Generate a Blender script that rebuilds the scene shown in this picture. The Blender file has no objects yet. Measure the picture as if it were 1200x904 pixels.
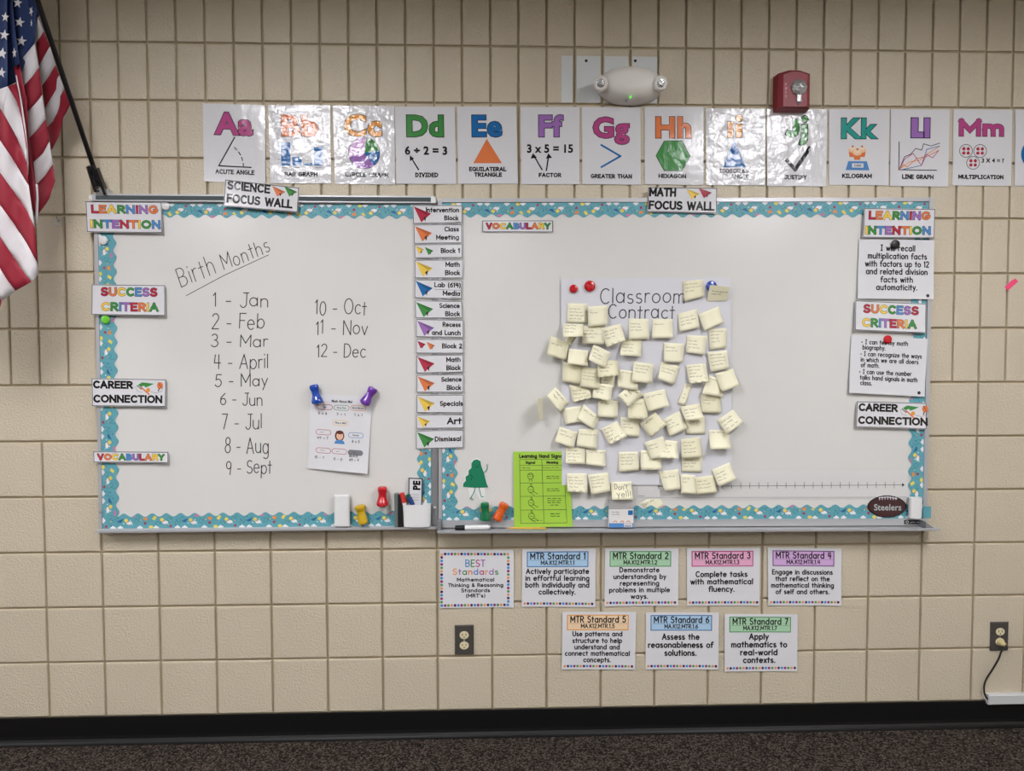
import bpy, math, random
from mathutils import Vector, Matrix
random.seed(7)
SC = bpy.context.scene
COL = SC.collection
PI = math.pi

# ---------------------------------------------------------------- camera
F = 870.0
ZO = 0.1
CAM = Vector((1.6112, -2.7256, 1.3295 + ZO))
RX, RY, RZ = -0.0424, 0.0022, -0.0331
ROT = Matrix.Rotation(RZ, 3, 'Z') @ Matrix.Rotation(RX, 3, 'X') @ Matrix.Rotation(RY, 3, 'Y')
cd = bpy.data.cameras.new('camera'); cam = bpy.data.objects.new('camera', cd); COL.objects.link(cam)
cd.sensor_width = 36; cd.lens = F / 1200 * 36; cd.clip_start = 0.05
rt, fw, up = ROT @ Vector((1, 0, 0)), ROT @ Vector((0, 1, 0)), ROT @ Vector((0, 0, 1))
M = Matrix((rt, up, -fw)).transposed().to_4x4(); M.translation = CAM
cam.matrix_world = M
SC.camera = cam

# ---------------------------------------------------------------- world, lights, exposure
SC.view_settings.view_transform = 'Standard'
SC.view_settings.look = 'None'
SC.view_settings.gamma = 1
SC.view_settings.use_curve_mapping = False
SC.view_settings.exposure = 0.0
world = bpy.data.worlds.new('world'); SC.world = world; world.use_nodes = True
world.node_tree.nodes['Background'].inputs[0].default_value = (1, 0.97, 0.92, 1)
world.node_tree.nodes['Background'].inputs[1].default_value = 0.05
LAMP_STRENGTH = 32.0
CEIL = 2.79
TROFFERS = [(-2.15, -1.95), (0.60, -1.95), (3.22, -1.95), (-0.95, -4.35), (4.2, -4.35), (1.65, -6.6)]  # first panel is an unseen fill light, added to brighten the left side

def lin(c):
    c = c / 255.0
    return c / 12.92 if c <= 0.04045 else ((c + 0.055) / 1.055) ** 2.4
def rgb(c): return (lin(c[0]), lin(c[1]), lin(c[2]), 1)

# ---------------------------------------------------------------- materials
MATS = {}
def mat(name, c, rough=0.6, spec=0.4, metal=0, bump=0, bscale=200, bdist=0.001, coat=0, crough=0.1, var=0, vscale=8, em=0, alpha=1, trans=0, detail=3):
    key = name
    if key in MATS: return MATS[key]
    m = bpy.data.materials.new(name); m.use_nodes = True
    nt = m.node_tree; b = nt.nodes['Principled BSDF']
    b.inputs['Base Color'].default_value = rgb(c)
    b.inputs['Roughness'].default_value = rough
    b.inputs['Specular IOR Level'].default_value = spec
    b.inputs['Metallic'].default_value = metal
    b.inputs['Coat Weight'].default_value = coat
    b.inputs['Coat Roughness'].default_value = crough
    b.inputs['Transmission Weight'].default_value = trans
    b.inputs['Alpha'].default_value = alpha
    if em:
        b.inputs['Emission Color'].default_value = rgb(c); b.inputs['Emission Strength'].default_value = em
    geo = None
    if bump or var:
        geo = nt.nodes.new('ShaderNodeNewGeometry')
    if bump:
        n = nt.nodes.new('ShaderNodeTexNoise'); n.inputs['Scale'].default_value = bscale; n.inputs['Detail'].default_value = detail
        nt.links.new(geo.outputs['Position'], n.inputs['Vector'])
        bp = nt.nodes.new('ShaderNodeBump'); bp.inputs['Strength'].default_value = bump; bp.inputs['Distance'].default_value = bdist
        nt.links.new(n.outputs[0], bp.inputs['Height'])
        nt.links.new(bp.outputs[0], b.inputs['Normal']); nt.links.new(bp.outputs[0], b.inputs['Coat Normal'])
    if var:
        n = nt.nodes.new('ShaderNodeTexNoise'); n.inputs['Scale'].default_value = vscale; n.inputs['Detail'].default_value = 4
        nt.links.new(geo.outputs['Position'], n.inputs['Vector'])
        mr = nt.nodes.new('ShaderNodeMapRange'); mr.inputs['From Min'].default_value = 0.3; mr.inputs['From Max'].default_value = 0.7
        mr.inputs['To Min'].default_value = 1 - var; mr.inputs['To Max'].default_value = 1 + var
        nt.links.new(n.outputs[0], mr.inputs[0])
        mx = nt.nodes.new('ShaderNodeVectorMath'); mx.operation = 'SCALE'
        mx.inputs[0].default_value = rgb(c)[:3]; nt.links.new(mr.outputs[0], mx.inputs['Scale'])
        nt.links.new(mx.outputs[0], b.inputs['Base Color'])
    MATS[key] = m
    return m

def paper(name, c): return mat('paper_' + name, c, 0.75, 0.25)
def lam(name, c): return mat('laminated_' + name, c, 0.13, 0.45, bump=0.5, bscale=22, bdist=0.003, detail=4)
def glossy(name, c): return mat('glossy_sheet_' + name, c, 0.10, 0.42, bump=0.9, bscale=22, bdist=0.0062, detail=4)
PAL = dict(magenta=(174, 72, 128), orange=(216, 120, 72), amber=(222, 150, 62), green=(66, 138, 70), blue=(34, 104, 165),
           purple=(152, 108, 176), teal=(45, 150, 140), black=(28, 28, 30), white=(214, 214, 217), red=(172, 50, 70), yellow=(232, 196, 82),
           sky=(82, 134, 190), dark=(50, 50, 54), grey=(120, 122, 126), lightblue=(168, 200, 226), lightgreen=(166, 206, 170),
           pink=(226, 168, 198), lilac=(206, 168, 214), peach=(232, 204, 168), brown=(96, 52, 44), skin=(232, 190, 160), cream=(232, 214, 180))
FAM = dict(paper=paper, lam=lam, glossy=glossy)
def ink(fam, c): return FAM[fam](c, PAL[c])

M_paint = mat('painted_block', (199, 188, 166), 0.36, 0.5, bump=1.0, bscale=135, bdist=0.0036, detail=3, var=0.025, vscale=3)
M_mortar = mat('painted_mortar', (172, 158, 130), 0.6, 0.3, bump=0.3, bscale=120, bdist=0.002, var=0.05, vscale=12)
M_patch = mat('pale_paint_patch', (208, 212, 212), 0.5, 0.4, bump=0.3, bscale=260, bdist=0.001)
M_board = mat('whiteboard_enamel', (213, 212, 208), 0.2, 0.35, bump=0.04, bscale=5, bdist=0.002, var=0.012, vscale=4)
M_alu = mat('brushed_aluminium', (184, 185, 188), 0.38, 0.5, metal=0.35)
M_aludark = mat('grey_aluminium', (136, 137, 140), 0.42, 0.5, metal=0.35)
M_insert = mat('dark_cork_insert', (78, 86, 88), 0.8, 0.2)
M_black = mat('black_plastic', (22, 22, 24), 0.4, 0.5)
M_metal = mat('bright_zinc', (200, 202, 205), 0.3, 0.5, metal=0.8)
M_teal = mat('teal_border_card', (92, 158, 170), 0.5, 0.4, var=0.05, vscale=60)
M_marker = mat('dry_marker_ink', (48, 48, 50), 0.6, 0.3)
M_pencil = mat('pen_ink_grey', (142, 138, 122), 0.8, 0.1)
M_vinyl = mat('black_vinyl_base', (14, 14, 15), 0.38, 0.4, bump=0.05, bscale=40, bdist=0.002)
M_white_pl = mat('white_plastic', (222, 222, 222), 0.3, 0.5)

# ---------------------------------------------------------------- pixel of the reference -> point of the real wall plane y = -d
def W(px, py, d=0.0):
    v = ROT @ Vector(((px - 600) / F, 1, -(py - 452) / F))
    t = (-d - CAM.y) / v.y
    return CAM + v * t

def mk(name, verts, faces, mats, parent=None, origin=None, fm=None, label=None, cat=None, group=None, kind=None, smooth=False):
    me = bpy.data.meshes.new(name)
    verts = [Vector(v) for v in verts]
    if parent is not None:
        origin = Vector(parent['org'])
    elif origin is None:
        lo = Vector([min(v[i] for v in verts) for i in range(3)]); hi = Vector([max(v[i] for v in verts) for i in range(3)])
        origin = Vector(((lo.x + hi.x) / 2, max(lo.y, hi.y), lo.z))
    me.from_pydata([v - origin for v in verts], [], faces)
    if not isinstance(mats, (list, tuple)): mats = [mats]
    for m in mats: me.materials.append(m)
    if fm: me.polygons.foreach_set('material_index', fm)
    if smooth: me.polygons.foreach_set('use_smooth', [True] * len(me.polygons))
    me.update()
    o = bpy.data.objects.new(name, me); COL.objects.link(o)
    if parent is not None:
        o.parent = parent; o['org'] = list(origin)
    else:
        o.location = origin; o['org'] = list(origin)
    tag(o, label, cat, group, kind)
    return o
def tag(o, label=None, cat=None, group=None, kind=None):
    for k, v in (('label', label), ('category', cat), ('group', group), ('kind', kind)):
        if v: o[k] = v
    return o
def thing(name, loc, label, cat, group=None):
    o = bpy.data.objects.new(name, None); COL.objects.link(o); o.location = loc; o['org'] = list(loc); o.empty_display_size = 0.02
    return tag(o, label, cat, group)

# ---- solids
class MB:
    def __init__(s): s.v = []; s.f = []; s.m = []
    def add(s, vs, fs, m=0):
        n = len(s.v); s.v += [Vector(v) for v in vs]; s.f += [tuple(i + n for i in f) for f in fs]; s.m += [m] * len(fs)
    def box(s, x0, x1, y0, y1, z0, z1, m=0, bev=0):
        if not bev:
            s.add([(x, y, z) for x in (x0, x1) for y in (y0, y1) for z in (z0, z1)],
                  [(0, 1, 3, 2), (4, 6, 7, 5), (0, 4, 5, 1), (2, 3, 7, 6), (0, 2, 6, 4), (1, 5, 7, 3)], m)
        else:   # chamfered toward -y
            s.hexa([(x0, y1, z0), (x1, y1, z0), (x1, y1, z1), (x0, y1, z1)], [(x0, y0 + bev, z0), (x1, y0 + bev, z0), (x1, y0 + bev, z1), (x0, y0 + bev, z1)], m, cap1=False)
            s.hexa([(x0, y0 + bev, z0), (x1, y0 + bev, z0), (x1, y0 + bev, z1), (x0, y0 + bev, z1)],
                   [(x0 + bev, y0, z0 + bev), (x1 - bev, y0, z0 + bev), (x1 - bev, y0, z1 - bev), (x0 + bev, y0, z1 - bev)], m, cap0=False)
    def hexa(s, back, front, m=0, cap0=True, cap1=True):
        fs = [(0, 1, 5, 4), (1, 2, 6, 5), (2, 3, 7, 6), (3, 0, 4, 7)]
        if cap0: fs.append((3, 2, 1, 0))
        if cap1: fs.append((4, 5, 6, 7))
        s.add(list(back) + list(front), fs, m)
    def slab(s, quad, d0, d1, m=0):      # quad of pixels TL TR BR BL, from depth d0 to d1
        q = [quad[3], quad[2], quad[1], quad[0]]
        f = [W(x, y, d1) for x, y in q]
        s.hexa([Vector((p.x, -d0, p.z)) for p in f], f, m)
    def lathe(s, a, b, prof, n=20, m=0):  # prof: (t along a->b, radius)
        a = Vector(a); b = Vector(b); ax = (b - a); L = ax.length; ax.normalize()
        u = ax.orthogonal().normalized(); w = ax.cross(u)
        vs = []; fs = []
        for t, r in prof:
            for k in range(n):
                an = 2 * PI * k / n
                vs.append(a + ax * (t * L) + (u * math.cos(an) + w * math.sin(an)) * r)
        for i in range(len(prof) - 1):
            for k in range(n):
                fs.append((i * n + k, i * n + (k + 1) % n, (i + 1) * n + (k + 1) % n, (i + 1) * n + k))
        fs.append(tuple(range(n - 1, -1, -1))); fs.append(tuple((len(prof) - 1) * n + k for k in range(n)))
        s.add(vs, fs, m)
    def tube(s, pts, r, n=10, m=0, r1=None):
        pts = [Vector(p) for p in pts]; vs = []; fs = []; N = len(pts); u = None
        for i, p in enumerate(pts):
            t = (pts[min(i + 1, N - 1)] - pts[max(i - 1, 0)]).normalized()
            u = t.orthogonal().normalized() if u is None else (u - t * u.dot(t)).normalized()
            w = t.cross(u); rr = r if r1 is None else r + (r1 - r) * i / (N - 1)
            for k in range(n):
                an = 2 * PI * k / n; vs.append(p + (u * math.cos(an) + w * math.sin(an)) * rr)
        for i in range(N - 1):
            for k in range(n):
                fs.append((i * n + k, i * n + (k + 1) % n, (i + 1) * n + (k + 1) % n, (i + 1) * n + k))
        fs.append(tuple(range(n - 1, -1, -1))); fs.append(tuple((N - 1) * n + k for k in range(n)))
        s.add(vs, fs, m)
    def prism(s, pts, d0, d1, m=0):      # pixel outline, extruded off the wall
        n = len(pts)
        f = [W(x, y, d1) for x, y in pts]; b = [Vector((p.x, -d0, p.z)) for p in f]
        s.add(b + f, [tuple(range(n - 1, -1, -1)), tuple(range(n, 2 * n))] + [(i, (i + 1) % n, n + (i + 1) % n, n + i) for i in range(n)], m)
    def build(s, name, mats, parent=None, **k):
        return mk(name, s.v, s.f, mats, parent, fm=s.m, **k)

# ---------------------------------------------------------------- sheets and the print on them
class Sheet:
    def __init__(s, quad, d, bow=None):
        s.q = quad; s.d = d; s.bow = bow
        s.c = [W(x, y, d) for x, y in quad]
        s.x0 = (quad[0][0] + quad[3][0]) / 2; s.x1 = (quad[1][0] + quad[2][0]) / 2
        s.y0 = (quad[0][1] + quad[1][1]) / 2; s.y1 = (quad[2][1] + quad[3][1]) / 2
    def at(s, u, v, e=0.0):
        a, b, c, d = s.c
        p = (a * (1 - u) + b * u) * (1 - v) + (d * (1 - u) + c * u) * v
        dd = e + (s.bow(u, v) if s.bow else 0)
        return Vector((p.x, p.y - dd, p.z))
    def px(s, x, y, e=0.0):
        return s.at((x - s.x0) / (s.x1 - s.x0), (y - s.y0) / (s.y1 - s.y0), e)
    def build(s, name, m, th=0.0006, nu=1, nv=1, parent=None, smooth=False, **k):
        vs = []; fs = []
        for e in (0, -th):
            for j in range(nv + 1):
                for i in range(nu + 1): vs.append(s.at(i / nu, j / nv, e))
        n = (nu + 1) * (nv + 1)
        I = lambda i, j, b=0: b * n + j * (nu + 1) + i
        for j in range(nv):
            for i in range(nu):
                fs.append((I(i, j + 1), I(i + 1, j + 1), I(i + 1, j), I(i, j)))
                fs.append((I(i, j, 1), I(i + 1, j, 1), I(i + 1, j + 1, 1), I(i, j + 1, 1)))
        for i in range(nu):
            fs.append((I(i, 0), I(i + 1, 0), I(i + 1, 0, 1), I(i, 0, 1))); fs.append((I(i + 1, nv), I(i, nv), I(i, nv, 1), I(i + 1, nv, 1)))
        for j in range(nv):
            fs.append((I(0, j + 1), I(0, j), I(0, j, 1), I(0, j + 1, 1))); fs.append((I(nu, j), I(nu, j + 1), I(nu, j + 1, 1), I(nu, j, 1)))
        o = mk(name, vs, fs, m, parent, **k)
        if smooth:
            me = o.data
            me.polygons.foreach_set('use_smooth', [True] * (2 * nu * nv) + [False] * (len(me.polygons) - 2 * nu * nv))
        s.obj = o
        return o

_tmp = bpy.data.scenes.new('text_workshop')
_tc = {}
def text_mesh(txt, off=0.0):
    if (txt, off) in _tc: return _tc[(txt, off)]
    cu = bpy.data.curves.new('t', 'FONT'); cu.body = txt; cu.offset = off + .012; cu.resolution_u = 3; cu.space_character = 1.0 + (off + .012) * (2.2 if len(txt) == 2 else 1.2)
    o = bpy.data.objects.new('t', cu); _tmp.collection.objects.link(o)
    vl = _tmp.view_layers[0]; vl.update()
    me = bpy.data.meshes.new_from_object(o.evaluated_get(vl.depsgraph))
    r = ([(v.co.x, v.co.y) for v in me.vertices], [tuple(p.vertices) for p in me.polygons])
    bpy.data.objects.remove(o); bpy.data.curves.remove(cu); bpy.data.meshes.remove(me)
    _tc[(txt, off)] = r
    return r
_vc = text_mesh('H')[0]; CAPH = max(v[1] for v in _vc)

# single-stroke letters for rounded print and handwriting
def A(cx, cy, rx, ry, a0, a1, n=None):
    n = n or max(3, int(abs(a1 - a0) / 22))
    return [(cx + rx * math.cos(math.radians(a0 + (a1 - a0) * i / n)), cy + ry * math.sin(math.radians(a0 + (a1 - a0) * i / n))) for i in range(n + 1)]
G = {}
def g(c, w, *st): G[c] = (w, st)
_o = A(.29, .32, .25, .32, 90, 450)
g('a', .62, _o, [(.54, .64), (.54, 0)]); g('b', .6, [(.05, 1), (.05, 0)], A(.3, .32, .25, .32, 90, 450)); g('c', .54, A(.3, .32, .25, .32, 45, 315))
g('d', .62, _o, [(.54, 1), (.54, 0)]); g('e', .6, [(.05, .34), (.53, .34)] + A(.29, .32, .25, .32, 5, 315)); g('f', .38, A(.3, .8, .17, .2, 50, 180) + [(.13, 0)], [(0, .6), (.33, .6)])
g('g', .62, _o, [(.54, .64), (.54, -.12)] + A(.3, -.12, .24, .2, 0, -140)); g('h', .58, [(.05, 1), (.05, 0)], A(.27, .4, .22, .24, 180, 0) + [(.49, 0)])
g('i', .14, [(.07, .62), (.07, 0)], [(.07, .84), (.07, .9)]); g('j', .3, [(.2, .62), (.2, -.1)] + A(.06, -.12, .14, .16, 0, -110), [(.2, .84), (.2, .9)])
g('k', .5, [(.05, 1), (.05, 0)], [(.42, .6), (.07, .25)], [(.18, .36), (.46, 0)]); g('l', .13, [(.06, 1), (.06, 0)])
g('m', .8, [(.05, .64), (.05, 0)], A(.22, .44, .17, .2, 180, 0) + [(.39, 0)], A(.56, .44, .17, .2, 180, 0) + [(.73, 0)])
g('n', .56, [(.05, .64), (.05, 0)], A(.27, .4, .22, .24, 180, 0) + [(.49, 0)]); g('o', .58, _o); g('p', .6, [(.05, .64), (.05, -.32)], A(.3, .32, .25, .32, 90, 450))
g('q', .6, _o, [(.54, .64), (.54, -.32)]); g('r', .36, [(.05, .64), (.05, 0)], A(.24, .4, .19, .24, 180, 60))
g('s', .45, A(.22, .48, .17, .16, 45, 270) + A(.22, .16, .18, .16, 90, -145)[1:]); g('t', .38, [(.17, .92), (.17, 0)], [(0, .62), (.34, .62)])
g('u', .58, [(.05, .64)] + A(.28, .25, .23, .25, 180, 360) + [(.51, .64)], [(.51, .64), (.51, 0)]); g('v', .5, [(.03, .64), (.25, 0), (.47, .64)])
g('w', .74, [(.03, .64), (.2, 0), (.37, .6), (.54, 0), (.71, .64)]); g('x', .46, [(.03, .64), (.43, 0)], [(.43, .64), (.03, 0)])
g('y', .5, [(.03, .64), (.26, .05)], [(.47, .64), (.13, -.32)]); g('z', .46, [(.03, .62), (.43, .62), (.03, 0), (.43, 0)])
g('A', .72, [(.03, 0), (.35, 1), (.67, 0)], [(.13, .34), (.57, .34)]); g('B', .62, [(.05, 0), (.05, 1)] + A(.28, .76, .25, .24, 90, -90), [(.05, .52)] + A(.3, .26, .28, .26, 90, -90) + [(.05, 0)])
g('C', .66, A(.37, .5, .33, .5, 50, 310)); g('D', .68, [(.05, 0), (.05, 1)] + A(.22, .5, .4, .5, 90, -90) + [(.05, 0)]); g('E', .54, [(.5, 1), (.05, 1), (.05, 0), (.5, 0)], [(.05, .52), (.44, .52)])
g('F', .52, [(.5, 1), (.05, 1), (.05, 0)], [(.05, .52), (.42, .52)]); g('G', .72, A(.37, .5, .33, .5, 50, 340) + [(.68, .45), (.42, .45)]); g('H', .64, [(.05, 0), (.05, 1)], [(.59, 0), (.59, 1)], [(.05, .5), (.59, .5)])
g('I', .4, [(.2, 0), (.2, 1)], [(.05, 1), (.35, 1)], [(.05, 0), (.35, 0)]); g('|', .12, [(.06, 0), (.06, 1)]); g('J', .5, [(.42, 1)] + [(.42, .25)] + A(.22, .25, .2, .25, 0, -160), [(.2, 1), (.55, 1)]); g('K', .6, [(.05, 0), (.05, 1)], [(.54, 1), (.06, .45)], [(.2, .6), (.57, 0)])
g('L', .5, [(.05, 1), (.05, 0), (.48, 0)]); g('M', .8, [(.05, 0), (.05, 1), (.4, .3), (.75, 1), (.75, 0)]); g('N', .68, [(.05, 0), (.05, 1), (.62, 0), (.62, 1)]); g('O', .78, A(.39, .5, .35, .5, 90, 450))
g('P', .58, [(.05, 0), (.05, 1)] + A(.27, .74, .27, .26, 90, -90) + [(.05, .48)]); g('Q', .8, A(.39, .5, .35, .5, 90, 450), [(.5, .25), (.75, 0)]); g('X', .62, [(.04, 1), (.58, 0)], [(.58, 1), (.04, 0)]); g('Z', .58, [(.04, 1), (.54, 1), (.04, 0), (.54, 0)]); g('R', .6, [(.05, 0), (.05, 1)] + A(.27, .74, .27, .26, 90, -90) + [(.05, .48)], [(.25, .48), (.56, 0)])
g('S', .58, A(.3, .75, .24, .25, 40, 270) + A(.28, .25, .26, .25, 90, -150)[1:]); g('T', .6, [(.3, 1), (.3, 0)], [(.02, 1), (.58, 1)]); g('U', .66, [(.05, 1)] + A(.33, .3, .28, .3, 180, 360) + [(.61, 1)])
g('V', .62, [(.02, 1), (.31, 0), (.6, 1)]); g('W', .92, [(.02, 1), (.24, 0), (.46, .9), (.68, 0), (.9, 1)]); g('Y', .6, [(.02, 1), (.3, .5), (.58, 1)], [(.3, .5), (.3, 0)])
g('0', .56, A(.28, .5, .24, .5, 90, 450)); g('1', .26, [(.02, .8), (.16, 1), (.16, 0)]); g('2', .54, A(.27, .74, .23, .26, 160, -30) + [(.04, 0), (.52, 0)])
g('3', .52, A(.24, .76, .2, .24, 150, -90) + A(.24, .27, .25, .27, 90, -150)[1:]); g('4', .58, [(.4, 0), (.4, 1)], [(.12, 1), (.05, .42), (.55, .42)]); g('5', .54, [(.48, 1), (.12, 1), (.08, .56)] + A(.25, .32, .25, .31, 110, -150))
g('6', .56, [(.44, 1)] + A(.28, .4, .22, .5, 140, 180)[1:] + A(.28, .28, .23, .28, 180, 540)); g('7', .5, [(.03, 1), (.47, 1), (.15, 0)]); g('8', .54, A(.27, .76, .2, .24, 270, -90), A(.27, .26, .24, .26, 90, 450))
g('9', .54, A(.27, .7, .22, .28, 0, 360), [(.49, .7), (.4, 0)]); g('.', .14, [(.06, 0), (.06, .05)]); g(',', .14, [(.08, .06), (.03, -.12)]); g('-', .4, [(.05, .38), (.35, .38)])
g('(', .26, A(.3, .4, .22, .65, 120, 240)); g(')', .26, A(-.05, .4, .22, .65, 60, -60)); g("'", .12, [(.05, 1.05), (.05, .8)]); g('!', .14, [(.07, 1), (.07, .3)], [(.07, .05), (.07, 0)])
g('&', .64, [(.6, 0), (.16, .7)] + A(.28, .82, .13, .17, 200, -20) + [(.1, .34)] + A(.26, .2, .2, .2, 140, 330) + [(.58, .4)]); g(' ', .34); g('*', .3, A(.1, .36, .06, .06, 0, 360)); g('+', .46, [(.05, .4), (.41, .4)], [(.23, .6), (.23, .2)])
g('/', .4, [(.05, .4), (.38, .4)], [(.21, .66), (.21, .7)], [(.21, .1), (.21, .14)])

def ribbon(pts, w, ext=.35):
    out = []
    for i in range(1, len(pts) - 1):
        a, b, c = pts[i - 1], pts[i], pts[i + 1]
        d1 = (b[0] - a[0], b[1] - a[1]); d2 = (c[0] - b[0], c[1] - b[1]); l = (math.hypot(*d1) * math.hypot(*d2)) or 1
        if (d1[0] * d2[0] + d1[1] * d2[1]) / l < .35:
            return ribbon(pts[:i + 1], w, ext) + ribbon(pts[i:], w, ext)
    n = len(pts)
    if n < 2: return out
    L = []; R = []
    closed = n > 3 and abs(pts[0][0] - pts[-1][0]) + abs(pts[0][1] - pts[-1][1]) < 1e-6
    for i, p in enumerate(pts):
        a = pts[i - 1] if i > 0 else (pts[-2] if closed else None); b = pts[i + 1] if i < n - 1 else (pts[1] if closed else None)
        d1 = (p[0] - a[0], p[1] - a[1]) if a else None; d2 = (b[0] - p[0], b[1] - p[1]) if b else None
        if d1 is None: d1 = d2
        if d2 is None: d2 = d1
        l1 = math.hypot(*d1) or 1; l2 = math.hypot(*d2) or 1
        t = (d1[0] / l1 + d2[0] / l2, d1[1] / l1 + d2[1] / l2); l = math.hypot(*t)
        if l < 0.3: t = (d2[0] / l2, d2[1] / l2); l = 1; k = 1
        else: k = min(2 / l, 1.6)
        nx, ny = -t[1] / l, t[0] / l
        ex = ey = 0
        if not closed and i == 0: ex, ey = -d2[0] / l2 * w * ext, -d2[1] / l2 * w * ext
        if not closed and i == n - 1: ex, ey = d1[0] / l1 * w * ext, d1[1] / l1 * w * ext
        L.append((p[0] + ex + nx * w / 2 * k, p[1] + ey + ny * w / 2 * k)); R.append((p[0] + ex - nx * w / 2 * k, p[1] + ey - ny * w / 2 * k))
    for i in range(n - 1): out.append((L[i], L[i + 1], R[i + 1], R[i]))
    return out

class Ink:
    """flat print lying on a sheet; everything in pixels of the sheet"""
    def __init__(s, sheet, fam='paper'): s.s = sheet; s.v = []; s.f = []; s.m = []; s.mats = []; s.fam = fam
    def mi(s, c):
        m = ink(s.fam, c) if isinstance(c, str) else c
        if m not in s.mats: s.mats.append(m)
        return s.mats.index(m)
    def poly(s, pts, c, lay=0):
        n = len(s.v); s.v += [s.s.px(x, y, .0004 + lay * .00025 + (len(s.f) % 16) * 5e-6) for x, y in pts]
        s.f.append(tuple(range(n + len(pts) - 1, n - 1, -1)) if _area(pts) > 0 else tuple(range(n, n + len(pts)))); s.m.append(s.mi(c))
    def line(s, pts, w, c, lay=0, sub=1, ext=.35):
        if sub > 1:
            q = []
            for a, b in zip(pts, pts[1:]):
                q += [(a[0] + (b[0] - a[0]) * i / sub, a[1] + (b[1] - a[1]) * i / sub) for i in range(sub)]
            pts = q + [pts[-1]]
        for p in ribbon(pts, w, ext): s.poly(p, c, lay)
    def disc(s, x, y, rx, c, ry=None, lay=0, n=12): s.poly(A(x, y, rx, ry or rx, 0, 360, n)[:-1], c, lay)
    def rect(s, x0, y0, x1, y1, c, lay=0): s.poly([(x0, y0), (x1, y0), (x1, y1), (x0, y1)], c, lay)
    def frame(s, x0, y0, x1, y1, w, c, lay=0, sub=6):
        s.line([(x0, y0), (x1, y0)], w, c, lay, sub); s.line([(x0, y1), (x1, y1)], w, c, lay, sub)
        s.line([(x0, y0), (x0, y1)], w, c, lay, 3); s.line([(x1, y0), (x1, y1)], w, c, lay, 3)
    def block(s, txt, x0, x1, yb, cap, c, off=0.02, outline=None, lay=0, colors=None):
        """filled letters: baseline at yb, cap height in pixels, stretched to x0..x1"""
        v, f = text_mesh(txt, off)
        lo = min(a[0] for a in v); hi = max(a[0] for a in v); sx = (x1 - x0) / (hi - lo); sy = cap / (CAPH + off)
        def put(vv, ff, col, l):
            n = len(s.v); s.v += [s.s.px(x0 + (a - lo) * sx, yb - b * sy, .0004 + l * .00025) for a, b in vv]
            mi = [s.mi(k) for k in colors] if (colors and col is None) else None
            for q in ff:
                s.f.append(tuple(i + n for i in q))
                if mi:
                    cx = sum(vv[i][0] for i in q) / len(q); s.m.append(mi[min(len(mi) - 1, max(0, sum(cx > e for e in s._edges)))])
                else: s.m.append(s.mi(col))
        if colors:
            # per-letter colour: letter edges from growing prefixes
            s._edges = []
            for k in range(1, len(txt)):
                pv = text_mesh(txt[:k], off)[0]; s._edges.append(max(a[0] for a in pv))
        if outline:
            v2, f2 = text_mesh_like(txt, off, outline)
            put(v2, f2, 'black', lay); lay += 1
        put(v, f, None if colors else c, lay)
    def hand(s, txt, x0, x1, yb, cap, c, w=0.9, jit=0.0, slant=0.0, rise=0.0, lay=0, gap=.16, colors=None):
        """single-stroke letters"""
        tot = sum(G[ch][0] for ch in txt) + gap * (len(txt) - 1)
        sx = (x1 - x0) / tot; x = 0; k = 0
        for ch in txt:
            wd, st = G[ch]
            jy = random.uniform(-jit, jit) * cap; jr = random.uniform(-jit, jit); js = 1 + random.uniform(-jit, jit)
            col = c
            if colors and ch != ' ': col = colors[k % len(colors)]; k += 1
            for p in st:
                pts = []
                for a, b in p:
                    b2 = b * js
                    X = x0 + (x + a + b2 * (slant + jr * .5)) * sx
                    pts.append((X, yb - b2 * cap + jy - rise * (X - x0)))
                s.line(pts, w, col, lay)
            x += wd + gap
    def bold(s, txt, x0, x1, yb, cap, c, w, outline=0, colors=None, lay=0):
        """heavy geometric letters filling x0..x1, yb-cap..yb"""
        gp = w * .72; n = len(txt)
        sx = (x1 - x0 - w - gp * (n - 1)) / max(.1, sum(G['|' if ch == 'I' and cap > 5.9 else ch][0] for ch in txt) - .1)
        X = x0 + w / 2 - .05 * sx; Y = yb - w / 2; ch_ = cap - w; k = 0
        for ch in txt:
            wd, st = G['|' if ch == 'I' and cap > 5.9 else ch]; col = c
            if colors and ch != ' ': col = colors[k % len(colors)]; k += 1
            for p in st:
                pts = [(X + a * sx, Y - b * ch_) for a, b in p]
                if outline:
                    s.line(pts, w, 'black', lay, ext=.5); s.line(pts, w - outline * 2, col, lay + 1, ext=.5)
                else: s.line(pts, w, col, lay, ext=.5)
            X += wd * sx + gp
    def scribble(s, x0, x1, y, h, c, w=.5, ang=0.0, lay=0):
        x = x0
        while x < x1 - 2:
            e = min(x1, x + random.uniform(2.5, 6)); pts = []; n = int((e - x) / .8) + 2
            for i in range(n):
                xx = x + (e - x) * i / (n - 1); pts.append((xx, y + ang * (xx - x0) + random.uniform(-h, h) * .5))
            s.line(pts, w, c, lay); x = e + random.uniform(.8, 1.8)
    def build(s, name='lettering', label=None):
        if not s.f: return None
        return mk(name, s.v, s.f, s.mats, s.s.obj, fm=s.m, label=label)
def _area(p):
    return sum(p[i - 1][0] * p[i][1] - p[i][0] * p[i - 1][1] for i in range(len(p)))
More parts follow.
